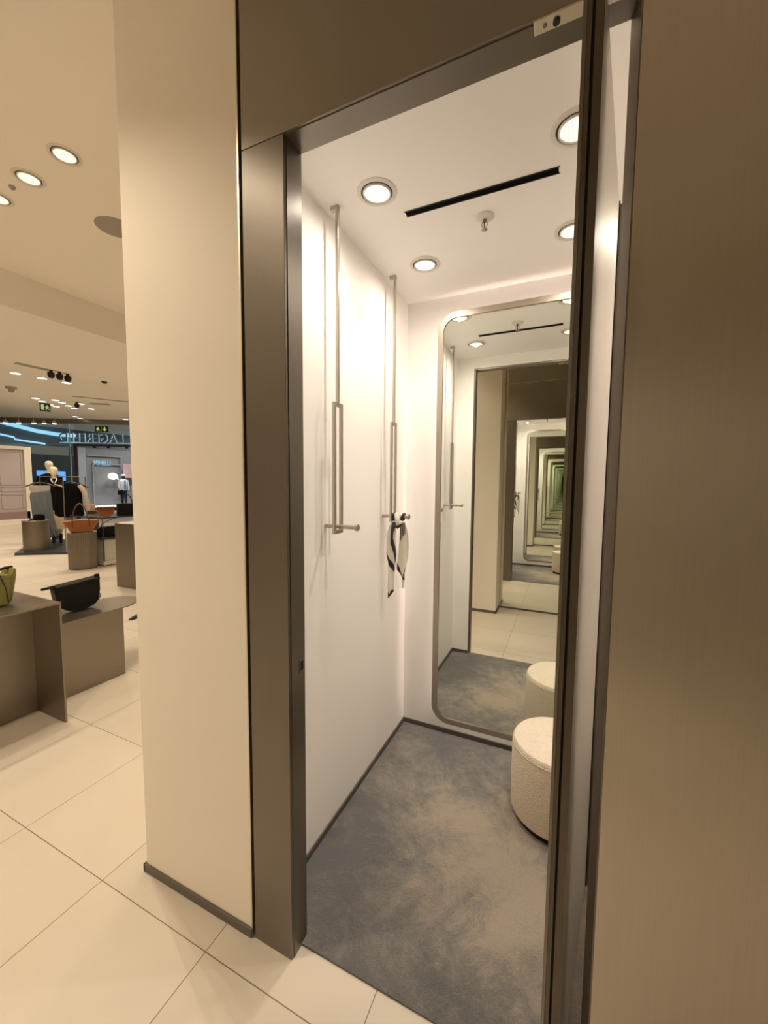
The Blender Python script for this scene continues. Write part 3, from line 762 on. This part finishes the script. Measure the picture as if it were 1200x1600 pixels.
# low platform, round plinth and cap
pf = tag(MB().prism([(-10.78, 3.38), (-9.72, 4.15), (-11.3, 5.7), (-12.75, 4.6)], .0, .05).build('platform', MT['slate'], bevel=.004), 'low dark floor platform under the clothes rack and mannequins', 'platform')
cp = thing('plinth', (-10.92, 3.85, .052), 'smooth round metal plinth on the platform carrying a black cap', 'plinth')
MB().lathe([(.235, .0), (.235, .655)], (-10.92, 3.85, .052), 64).build('body', MT['plinth'], cp, smooth=True)
MB().lathe([(.236, .656), (.238, .66), (.238, .668), (.234, .671)], (-10.92, 3.85, .052), 64).build('top', MT['table'], cp, smooth=True)
cap = thing('cap', (-10.86, 3.85, .721), 'black cap with a brim lying on the smooth round plinth', 'cap')
f = facing((-10.84, 3.86, .722), WA)
MB().lathe([(.10, 0), (.10, .07), (.092, .115), (.07, .13), (.0, .133)], (-10.84, 3.89, .722), 32, cap1=False).build('crown', MT['wool'], cap, smooth=True)
MB().prism([(-.17, .0), (.08, .0), (.08, .012), (-.10, .022)], -.10, .10, f).build('brim', MT['wool'], cap, bevel=.004)

# mannequins
def mannequin(c, htop, label):
    x, y = c
    t = thing('mannequin', (x, y, .05), label, 'mannequin', 'mannequins on the platform')
    z = htop
    MB().lathe([(.03, -.225), (.058, -.21), (.074, -.17), (.085, -.12), (.089, -.08), (.080, -.035), (.052, -.008), (.012, .0)], (x, y, z), 24, 1.05, .92).build('head', MT['manq'], t, smooth=True)
    MB().lathe([(.062, -.34), (.050, -.30), (.047, -.25), (.05, -.20)], (x, y, z), 18).build('neck', MT['manq'], t, smooth=True)
    return t, x, y, z
def loft(mb, x, y, rot, secs, seg=24):
    rs = []
    for zz, rx, ry, dx in secs:
        ring = []
        for k in range(seg):
            a = 2*PI*k/seg
            u, v = rx*math.cos(a)+dx, ry*math.sin(a)
            ring.append((x+u*math.cos(rot)-v*math.sin(rot), y+u*math.sin(rot)+v*math.cos(rot), zz))
        rs.append(ring)
    return mb.rings(rs)
def limbs(mb, x, y, rot, pts, r):
    def w(u, v, zz): return (x+u*math.cos(rot)-v*math.sin(rot), y+u*math.sin(rot)+v*math.cos(rot), zz)
    return mb.tube([w(*p) for p in pts], r, 12)
t, x, y, z = mannequin((-12.12, 4.74), 2.11, 'taller ivory mannequin in black at the back of the platform')
loft(MB(), x, y, WA, [(1.0, .15, .11, 0), (1.25, .14, .10, 0), (1.5, .19, .12, 0), (1.68, .215, .11, 0), (1.76, .17, .085, 0), (1.80, .07, .06, 0)]).build('top', MT['wool'], t, smooth=True)
for s in (-1, 1):
    limbs(MB(), x, y, WA, [(s*.19, 0, 1.72), (s*.245, .02, 1.5), (s*.27, .0, 1.25), (s*.25, -.05, 1.05)], [.06, .055, .045, .035]).build('sleeve', MT['wool'], t, smooth=True)
    limbs(MB(), x, y, WA, [(s*.08, 0, 1.02), (s*.085, 0, .55), (s*.085, .0, .16), (s*.085, -.04, .095)], [.09, .065, .04, .035]).build('trouser_leg', MT['navy'], t, smooth=True)
t, x, y, z = mannequin((-11.55, 4.56), 1.955, 'shorter ivory mannequin in black coat and cream skirt on the platform')
loft(MB(), x, y, WA, [(.86, .17, .12, 0), (1.15, .15, .11, 0), (1.4, .19, .12, 0), (1.55, .21, .11, 0), (1.63, .16, .085, 0), (1.67, .075, .06, 0)]).build('coat', MT['wool'], t, smooth=True)
for s in (-1, 1):
    limbs(MB(), x, y, WA, [(s*.055, -.08, 1.67), (s*.045, -.11, 1.61), (s*.012, -.128, 1.55)], [.012, .015, .006]).build('collar', MT['shirt'], t, smooth=True)
    limbs(MB(), x, y, WA, [(s*.19, 0, 1.60), (s*.24, .02, 1.38), (s*.26, .0, 1.15), (s*.24, -.05, .95)], [.06, .055, .045, .035]).build('sleeve', MT['wool'], t, smooth=True)
    limbs(MB(), x, y, WA, [(s*.065, 0, .55), (s*.07, 0, .36), (s*.07, .0, .24)], [.05, .048, .034]).build('leg', MT['manq'], t, smooth=True)
    limbs(MB(), x, y, WA, [(s*.07, 0, .30), (s*.07, .0, .14), (s*.07, -.02, .10), (s*.07, -.11, .085)], [.040, .038, .042, .026]).build('boot', MT['blackl'], t, smooth=True)
loft(MB(), x, y, WA, [(.42, .21, .17, 0), (.65, .19, .15, 0), (.88, .165, .12, 0)]).build('skirt', MT['skirt'], t, smooth=True)

# clothes rack with two garments
rk = thing('clothes_rack', (-10.2, 4.0, .05), 'thin gold clothes rack standing on the dark platform', 'clothes rack')
pA, pB = Vector((-11.25, 4.13, 0)), Vector((-9.93, 3.94, 0))
RT = 1.705
for p in (pA, pB):
    MB().box(p.x-.008, p.x+.008, p.y-.008, p.y+.008, .05, RT).build('post', MT['gold'], rk)
pC = Vector((-10.05, 4.45, 0))
MB().tube([(pA.x, pA.y, RT), (pB.x, pB.y, RT), (pC.x, pC.y, RT)], .009, 10).build('rail', MT['gold'], rk)
MB().box(pC.x-.008, pC.x+.008, pC.y-.008, pC.y+.008, .05, RT).build('post', MT['gold'], rk)

dh = Vector((-11.22, 4.12, 0))
g1 = thing('dress', (dh.x, dh.y, 1.55), 'long grey blue slip dress on a black hanger, left on the rack', 'dress')
f = facing((dh.x, dh.y, 0), WA)
def garment(mb, left, right, d0, n=30, folds=9, amp=.012):
    def front(u, v, s):
        a, b = lerp_path(left, v), lerp_path(right, v)
        uu = a[0]*(1-u)+b[0]*u; zz = a[1]*(1-u)+b[1]*u
        bulge = d0*math.sin(PI*min(max(u, .0), 1))*(.5+.5*v)
        return f(uu, zz, s*(bulge+.006)+amp*v*math.sin(folds*PI*u))
    mb.grid(n, 24, lambda u, v: front(u, v, 1)); mb.grid(n, 24, lambda u, v: front(u, v, -1))
gm_ = MB(); garment(gm_, [(-.18, 1.34), (-.20, 1.24), (-.18, .95), (-.17, .72), (-.08, .42), (.0, .26)], [(.17, 1.40), (.19, 1.24), (.20, .95), (.22, .72), (.27, .42), (.30, .28)], .05)
gm_.build('skirt', MT['dress'], g1, smooth=True, solid=.003)
gm_ = MB(); garment(gm_, [(-.20, 1.50), (-.20, 1.42), (-.17, 1.34)], [(.18, 1.50), (.18, 1.42), (.16, 1.38)], .02, 14, 3, .004)
gm_.build('bodice', MT['dressin'], g1, smooth=True, solid=.003)
MB().tube([f(-.26, 1.48, 0), f(-.12, 1.545, 0), f(.0, 1.57, 0), f(.12, 1.545, 0), f(.24, 1.49, 0)], [.012, .018, .018, .018, .012], 8).tube([f(0, 1.57, 0), f(0, 1.66, 0), f(.02, 1.70, 0)], .004, 6).build('hanger', MT['blackpl'], g1, smooth=True)

jh = Vector((-10.02, 4.11, 0))
g2 = thing('jacket', (jh.x, jh.y, 1.55), 'black jacket with a bone coloured sleeve hung on the clothes rack', 'jacket')
f = facing((jh.x, jh.y, 0), WA)
gm_ = MB(); garment(gm_, [(-.12, 1.55), (-.24, 1.50), (-.27, 1.30), (-.29, 1.0), (-.28, .87), (-.20, .82)], [(.10, 1.55), (.20, 1.50), (.215, 1.30), (.22, 1.0), (.24, .86), (.16, .80)], .07)
gm_.build('body', MT['wool'], g2, smooth=True, solid=.004)
MB().tube([f(.17, 1.52, .03), f(.25, 1.38, .05), f(.29, 1.15, .04), (f(.31, .95, .03))], [.045, .05, .045, .04], 12).build('sleeve', MT['bone'], g2, smooth=True)
MB().tube([f(-.28, 1.49, 0), f(.0, 1.59, 0), f(.2, 1.54, 0), f(.34, 1.46, 0)], [.010, .016, .018, .008], 8).tube([f(0, 1.59, 0), f(0, 1.67, 0), f(.02, 1.70, 0)], .004, 6).build('hanger', MT['blackpl'], g2, smooth=True)
MB().tube([f(-.26, 1.54, .03), f(-.15, 1.50, .06), f(-.10, 1.46, .07)], [.012, .016, .010], 8).build('collar', MT['bone'], g2, smooth=True)

dp = tag(MB().obox((-10.15, 4.62, .052), WA, .22, .22, .868).build('plinth', MT['slate'], bevel=.004), 'slim dark square plinth behind the tan tote', 'plinth')
tag(MB().obox((-10.15, 4.60, .92), WA, .15, .12, .15).build('gift_box', MT['beige'], bevel=.004), 'small beige box on the slim dark plinth', 'box')

# ------------------------------------------------------------------ far shop: ceiling lamps, spotlights, signs
far_src = None
far_pts = [(-10.8, 3.6, 'nearest the beam'), (-10.77, 4.06, 'in the near row, left of the triple spotlights'), (-10.73, 4.52, 'under the triple spotlights'),
           (-9.41, 4.76, 'beside the single black spotlight'), (-8.88, 4.74, 'touching the edge of the cream pier'), (-13.58, 5.2, 'left of the hanging exit sign'),
           (-13.94, 5.53, 'just above the hanging exit sign'), (-13.37, 5.57, 'right above the exit sign'), (-13.61, 5.86, 'second right above the exit sign'),
           (-14.31, 5.89, 'beside the top corner of the exit sign'), (-14.5, 6.15, 'just right of the exit sign'), (-14.01, 6.23, 'left of the small black spotlight'),
           (-13.31, 6.2, 'right of the small black spotlight'), (-14.34, 6.56, 'below the small black spotlight'), (-13.94, 6.84, 'below the ceiling slot'),
           (-16.19, 7.57, 'above the glass panel edge'), (-16.5, 7.9, 'by the shop front right of the glass edge'), (-15.07, 8.64, 'above the entrance by the pier')]
for i, (x, y, wh) in enumerate(far_pts):
    lb = 'small lit downlight in the far ceiling, ' + wh
    if far_src is None:
        far_src = thing('downlight', (x, y, ZF), lb, 'downlight', 'far shop downlights')
        MB().lathe([(.115, 0), (.115, -.006), (.09, -.008), (.09, 0)], (x, y, ZF), 28, cap0=False, cap1=False).build('trim_ring', MT['trimw'], far_src, smooth=True)
        MB().lathe([(.09, -.001), (.09, -.006)], (x, y, ZF), 28).build('lens', MT['lensfar'], far_src)
        t = far_src
    else:
        t = copy_tree(far_src, (x, y, ZF), lb)
for x, y in ((-9.0, 1.5), (-9.0, 4.0), (-11.0, 2.6), (-11.4, 5.4), (-13.4, 4.6), (-14.4, 6.8), (-8.2, 6.5)):
    spot(None, (x, y, ZF-.05), P_FAR, WARM, 140, .6, .09)

def can(x, y, z, label):
    t = thing('spotlight', (x, y, z), label, 'spotlight', 'black ceiling spotlights')
    MB().lathe([(.03, 0), (.03, -.04)], (x, y, z), 14).build('mount', MT['blackpl'], t)
    MB().lathe([(.03, -.04), (.060, -.055), (.064, -.10), (.054, -.14), (.035, -.165), (.0, -.17)], (x, y, z), 22, cap1=False).build('head', MT['blackpl'], t, smooth=True)
    return t
can(-9.79, 3.76, ZF, 'left of three black ceiling spotlights below the beam')
can(-9.80, 3.92, ZF, 'middle of three black ceiling spotlights below the beam')
can(-9.82, 4.08, ZF, 'right of three black ceiling spotlights below the beam')
can(-9.25, 4.49, ZF, 'single black ceiling spotlight near the cream pier')
can(-13.1, 5.98, ZF, 'small black spotlight deep in the far ceiling')
tag(MB().box(-9.9, -9.45, 3.2, 3.75, ZF-.012, ZF).build('ceiling_vent', MT['greyt']), 'grey rectangular ceiling grille left of the triple spotlights', 'vent')
tag(MB().box(-9.05, -8.75, 4.1, 4.42, ZF-.012, ZF).build('ceiling_vent', MT['greyt']), 'small grey ceiling grille beside the single spotlight', 'vent')
tag(MB().obox((-12.75, 6.42, ZF-.012), .6, .5, .2, .012).build('ceiling_vent', MT['greyt']), 'grey ceiling grille above the entrance, far back', 'vent')
tag(MB().lathe([(.11, 0), (.11, -.04), (.06, -.055), (.05, -.13), (.0, -.14)], (-12.5, 4.22, ZF), 20, cap1=False).build('smoke_detector', MT['greyt'], smooth=True), 'grey dome detector on the far ceiling at left', 'detector')
tag(MB().prism([(-12.33, 5.45), (-11.62, 6.65), (-11.57, 6.63), (-12.28, 5.43)], ZF-.006, ZF).build('slot_vent', MT['blackvent']), 'thin black slot running along the far ceiling', 'vent')

# frontage line of the shop, turned about 31 degrees
PL = Vector((-17.5, 7.61, 0)); DN = Vector((.8563, .5165, 0)); NN = Vector((.5165, -.8563, 0))   # NN points into the shop
FA = math.atan2(DN.y, DN.x)
def fl(s, z, n=0.0): return PL + DN*s + NN*n + Vector((0, 0, z))
def fbox(mb, s0, s1, n0, n1, z0, z1):
    v = [fl(s, z, n) for z in (z0, z1) for n in (n0, n1) for s in (s0, s1)]
    return mb.faces(v, [(0,1,3,2),(4,6,7,5),(0,4,5,1),(2,3,7,6),(0,2,6,4),(1,5,7,3)])
struct(fbox(MB(), -7, 7, -.12, .10, 3.74, 4.0).build('ceiling_bulkhead', MT['plinth']), 'dark bulkhead above the glass shop front', 'bulkhead')
w1 = thing('window_1', fl(-2.5, 0), 'tall glass shop front panel left of the entrance', 'window', kind='structure')
fbox(MB(), -6.5, .42, -.008, .008, 0, 3.74).build('pane', MT['glass'], w1)
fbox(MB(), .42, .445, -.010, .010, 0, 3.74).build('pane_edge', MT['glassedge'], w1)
fbox(MB(), -6.5, .42, -.02, .02, 0, .05).build('bottom_rail', MT['slate'], w1)
w2 = thing('window_2', fl(2.5, 2.93), 'glass transom above the shop entrance', 'window', kind='structure')
fbox(MB(), .62, 6.5, -.008, .008, 2.98, 3.74).build('pane', MT['glass'], w2)
fbox(MB(), .55, 6.5, -.03, .03, 2.90, 2.98).build('rail', MT['slate'], w2)
for s in (1.25, 1.75, 2.4): fbox(MB(), s, s+.07, -.05, .05, 2.84, 2.90).build('closer', MT['blackpl'], w2)
fbox(MB(), .55, .66, -.04, .04, 0, 2.90).build('post', MT['slate'], w2)

# entrance sign, read from behind
sg = thing('store_sign', fl(1.3, 3.06, -.12), 'row of glowing store name letters seen from behind above the entrance', 'sign')
rev = list('LAGERFELD')[::-1]
s = 0.0
for ch in rev + [' '] + list('KARL')[::-1]:
    if ch == ' ': s += .25; continue
    me = text_mesh(ch, .485, .03)
    xs = [v.co.x for v in me.vertices]; x0, x1 = min(xs), max(xs)
    bm = bmesh.new(); bm.from_mesh(me); bpy.data.meshes.remove(me)
    bm.normal_update()
    for fc in bm.faces:
        fc.material_index = 1 if fc.normal.z < -.5 else 0          # dull back, glowing sides and face
    for v in bm.verts:                                              # readable from the mall: local x runs against DN, +z faces out
        lx, lz, ln = v.co.x - x0, v.co.y, v.co.z
        v.co = fl(s + ((x1-x0) - lx)*.92, 3.07+lz*1.0, -.12 - ln)
    mb = MB(); mb.bm.free(); mb.bm = bm
    mb.build('letter', [MT['letter'], MT['letterb']], sg)
    s += (x1-x0)*.92 + .036
fbox(MB(), -.02, 6.0, -.16, -.145, 3.035, 3.055).build('mounting_bar', MT['letter'], sg)

# exit signs
def exit_sign(c, ax, wd, ht, label, parts):
    t = thing('exit_sign', c, label, 'exit sign')
    a = Vector((math.cos(ax), math.sin(ax), 0)); n = Vector((a.y, -a.x, 0)); c = Vector(c)
    P = lambda u, v, h: tuple(c + a*u + n*h + Vector((0, 0, v)))
    MB().prism([(-wd/2, 0), (wd/2, 0), (wd/2, ht), (-wd/2, ht)], -.02, .02, P).build('panel', MT['green'], t)
    m = MB()
    for poly in parts: m.prism(poly, .0205, .0235, P)
    return t, m, P
def runner(ox, oz, s, mx=1):
    g_ = lambda pts: [(ox+mx*u*s, oz+v*s) for u, v in pts]
    return [g_([(-.12, .75), (.0, .92), (.10, .88), (.10, .74), (.0, .70)]),
            g_([(-.10, .40), (.10, .36), (.22, .64), (.02, .70)]),
            g_([(.02, .58), (-.26, .46), (-.28, .54), (.0, .68)]),
            g_([(.16, .60), (.34, .48), (.38, .54), (.2, .68)]),
            g_([(-.08, .40), (-.34, .14), (-.26, .08), (.06, .36)]),
            g_([(.02, .38), (.16, .20), (.10, .02), (.20, .0), (.28, .22), (.12, .40)])]
t, m, P = exit_sign((-14.2, 5.71, 3.655), WA+.35, .25, .243, 'green exit sign hanging from the far ceiling', runner(.05, .035, .17, -1))
m.build('pictogram', MT['exitw'], t)
MB().prism([(-.10, .035), (-.037, .035), (-.037, .205), (-.10, .205)], .0205, .0235, P).build('doorway_symbol', MT['exitw'], t)
c = fl(1.60, 3.44, .06)
t, m, P = exit_sign(c, FA, .46, .22, 'pair of green exit pictograms on the glass above the entrance', runner(-.115, .02, .18, -1))
m.build('pictogram', MT['exity'], t)
MB().prism([(.095, .19), (.135, .19), (.135, .11), (.19, .11), (.115, .03), (.04, .11), (.095, .11)], .0205, .0235, P).build('arrow', MT['exity'], t)
MB().prism([(-.006, .0), (.006, .0), (.006, .22), (-.006, .22)], .0205, .023, P).build('divider', MT['trimw'], t)

# row of spotlights along the left bulkhead
for i, s_ in enumerate((-1.62, -1.18, -.67, -.32, .03)):
    p = fl(s_, 0, .16)
    t = thing('spotlight', (p.x, p.y, 3.90), ['leftmost', 'second', 'middle', 'fourth', 'rightmost'][i] + ' of five lit white spotlights along the glass front bulkhead', 'spotlight', 'lit spotlights along the shop front')
    MB().lathe([(.012, 0), (.012, -.10)], (p.x, p.y, 3.90), 10).build('stem', MT['trimw'], t)
    MB().lathe([(.03, -.10), (.06, -.13), (.075, -.20)], (p.x, p.y, 3.90), 18).build('head', MT['trimw'], t, smooth=True)
    MB().lathe([(.074, -.2005), (.06, -.215), (.0, -.222)], (p.x, p.y, 3.90), 18, cap1=False).build('lens', MT['lensfar'], t)

# pink panelled partition
pk = thing('partition_panel', (-15.6, 4.3, 0), 'pink panelled partition in white frame on a white plinth, far left', 'partition')
MB().box(-15.9, -15.35, 2.4, 5.72, 0, .27).build('plinth', MT['whitel'], pk, bevel=.005)
MB().box(-15.75, -15.5, 2.4, 5.72, .27, .40).build('ledge', MT['whitel'], pk)
MB().box(-15.70, -15.56, 2.4, 5.80, .40, .62).build('skirting', MT['pinkd'], pk)
MB().box(-15.68, -15.60, 2.4, 5.72, .62, 2.56).build('panel', MT['pinkp'], pk)
for z0, z1 in ((.72, 1.17), (1.26, 1.40), (1.46, 2.50)):
    for y0, y1 in ((4.3, 5.05), (5.12, 5.66)):
        fr = MB()
        fr.box(-15.60, -15.585, y0, y1, z0, z0+.02).box(-15.60, -15.585, y0, y1, z1-.02, z1).box(-15.60, -15.585, y0, y0+.02, z0, z1).box(-15.60, -15.585, y1-.02, y1, z0, z1)
        fr.build('moulding', MT['pinkp'], pk)
MB().box(-15.72, -15.56, 5.72, 5.90, .40, 2.66).box(-15.72, -15.56, 2.4, 5.72, 2.56, 2.66).build('frame', MT['whitel'], pk)

# ------------------------------------------------------------------ the mall beyond the glass
struct(MB().box(-33, -17, -6, 24, 4.9, 5.0).build('ceiling_outside', MT['mallc']), 'dark mall ceiling beyond the glass', 'ceiling')
struct(MB().box(-23.6, -23.3, -6, 24, 3.3, 5.0).build('wall_outside_fascia', MT['mallc']), 'grey fascia above the shops across the mall', 'wall')
struct(MB().box(-23.6, -23.3, -6, 9.1, -.01, 3.3).build('wall_outside_left', MT['greyf']), 'grey wall across the mall, left', 'wall')
def strip(pts, r, mat, label):
    tag(MB().tube(pts, r, 10).build('light_strip', MT[mat], smooth=True), label, 'light strip', 'blue light strips in the mall ceiling')
strip([(-23.18, 7.4, 4.40), (-23.18, 8.15, 4.21), (-23.17, 9.0, 4.05), (-23.17, 9.55, 3.94), (-23.17, 10.4, 3.87), (-23.17, 11.2, 3.88)], .09, 'blue', 'long curved blue light strip across the mall ceiling')
strip([(-23.17, 7.2, 4.80), (-23.17, 8.2, 4.62), (-23.17, 9.2, 4.44), (-23.17, 10.2, 4.34)], .12, 'bluesoft', 'broad soft blue cove beside the curved light strip')
strip([(-23.235, 8.1, 3.66), (-23.235, 8.7, 3.56), (-23.235, 8.75, 3.46), (-23.235, 9.2, 3.42), (-23.235, 9.9, 3.36)], .04, 'blue', 'short zigzag blue light strip above the pink partition')
strip([(-23.17, 12.2, 4.52), (-23.17, 13.2, 4.50), (-23.17, 15.2, 4.46)], .10, 'blue', 'blue light strip behind the entrance exit pictograms')
# dark shop with a blue screen
ds = thing('shop_front', (-23.3, 10.1, 0), 'black shop front across the mall, behind the mannequins', 'shop front')
MB().box(-23.5, -23.15, 9.12, 11.1, -.01, 2.85).build('wall', MT['darkf'], ds)
MB().box(-23.2, -23.12, 9.9, 10.0, -.01, 2.85).build('post', MT['slate'], ds)
tag(MB().box(-23.10, -23.04, 9.42, 10.62, 1.55, 2.05).build('screen', MT['screen'], bevel=.01), 'wide blue screen glowing behind the mannequin heads', 'screen')
# grey shop front
gs = thing('shop_front', (-23.3, 13.0, 0), 'grey panelled shop front with a small blue name, across the mall', 'shop front')
MB().box(-23.6, -23.25, 11.1, 19, -.01, 3.3).build('wall', MT['greyf'], gs)
MB().box(-23.25, -23.12, 11.25, 11.62, -.01, 3.3).build('pilaster', MT['greyl'], gs)
MB().box(-23.25, -23.15, 11.95, 11.99, .2, 2.5).box(-23.25, -23.15, 13.45, 13.49, .2, 2.9).box(-23.25, -23.15, 11.7, 13.49, 2.9, 2.94).box(-23.25, -23.15, 11.95, 13.45, 2.46, 2.5).build('panel_moulding', MT['greyl'], gs)
MB().box(-23.25, -22.1, 11.62, 19, -.01, .16).build('window_ledge', MT['darkf'], gs)
MB().box(-23.25, -22.1, 11.62, 19, .16, .22).build('ledge_top', MT['bubble'], gs)
me = text_mesh('MINELLI', .42, .02)
xs = [v.co.x for v in me.vertices]; kx = .86/(max(xs)-min(xs)); x0 = min(xs)
bm = bmesh.new(); bm.from_mesh(me); bpy.data.meshes.remove(me)
for v in bm.verts: v.co = Vector((-23.2+v.co.z, 12.05+(v.co.x-x0)*kx, 2.42+v.co.y*.85))
mb = MB(); mb.bm.free(); mb.bm = bm; mb.build('name_letters', MT['shopsign'], gs)
# speech bubble board
bu = thing('speech_bubble', (-22.9, 12.83, 1.62), 'white speech bubble board in the grey shop window', 'sign')
pts = [(12.83+.27*math.cos(2*PI*k/28), 1.83+.19*math.sin(2*PI*k/28)) for k in range(28)]
MB().prism(pts, -22.92, -22.88, yzx).build('board', MT['bubble'], bu)
MB().prism([(12.98, 1.72), (13.15, 1.62), (13.07, 1.80)], -22.92, -22.88, yzx).build('tail', MT['bubble'], bu)
for q, ww in ((1.89, .14), (1.83, .18), (1.77, .15)):
    MB().box(-22.88, -22.875, 12.83-ww, 12.83+ww, q-.008, q+.008).build('printed_line', MT['greyf'], bu)
tag(MB().box(-22.95, -22.90, 13.42, 14.6, 1.75, 2.55).build('poster', MT['poster']), 'pink poster behind the capped figure in the shop window', 'poster')
# dressed figure
x, y = -22.55, 13.18
mq = thing('mannequin', (x, y, .22), 'dark display figure in white cap, white shirt and blue tie', 'mannequin')
RF = PI/2
MB().sphere((x, y, 1.80), .09, .09, .12).build('head', MT['skind'], mq, smooth=True)
MB().lathe([(.115, 0), (.11, .05), (.08, .09), (.0, .10)], (x, y, 1.85), 18, cap1=False).build('cap', MT['shirt'], mq, smooth=True)
loft(MB(), x, y, RF, [(1.05, .17, .12, 0), (1.3, .18, .13, 0), (1.55, .22, .12, 0), (1.64, .17, .09, 0), (1.69, .07, .06, 0)]).build('shirt', MT['shirt'], mq, smooth=True)
MB().prism([(y-.05, 1.10), (y+.05, 1.10), (y+.07, 1.2), (y+.03, 1.62), (y-.03, 1.62), (y-.07, 1.2)], x+.125, x+.14, yzx).build('tie', MT['tie'], mq)
for s in (-1, 1):
    limbs(MB(), x, y, RF, [(s*.2, 0, 1.6), (s*.26, 0, 1.35), (s*.24, -.06, 1.08)], [.065, .055, .04]).build('sleeve', MT['shirt'], mq, smooth=True)
    limbs(MB(), x, y, RF, [(s*.09, 0, 1.08), (s*.10, 0, .65), (s*.10, 0, .24)], [.10, .075, .06]).build('trouser_leg', MT['navy'], mq, smooth=True)
tag(MB().obox((-22.47, 12.93, .81), RF, .22, .12, .24).build('handbag', MT['blackl'], bevel=.02), 'small black bag held beside the capped display figure', 'handbag')
rk2 = tag(loft(MB(), -22.5, 13.75, RF, [(.223, .24, .14, 0), (.7, .22, .12, 0), (1.2, .20, .10, 0), (1.35, .12, .06, 0)]).build('garment', MT['stripe'], smooth=True), 'grey hanging garment beside the capped display figure', 'garment')
for x, y in ((-20.5, 9), (-20.5, 12.5), (-21.5, 15)):
    spot(None, (x, y, 4.85), P_MALL, (1.0, .98, .95), 150, .6, .12)
spot(None, (-22.3, 13.0, 3.2), 70, (1, .95, 1.0), 90, .6, .08)
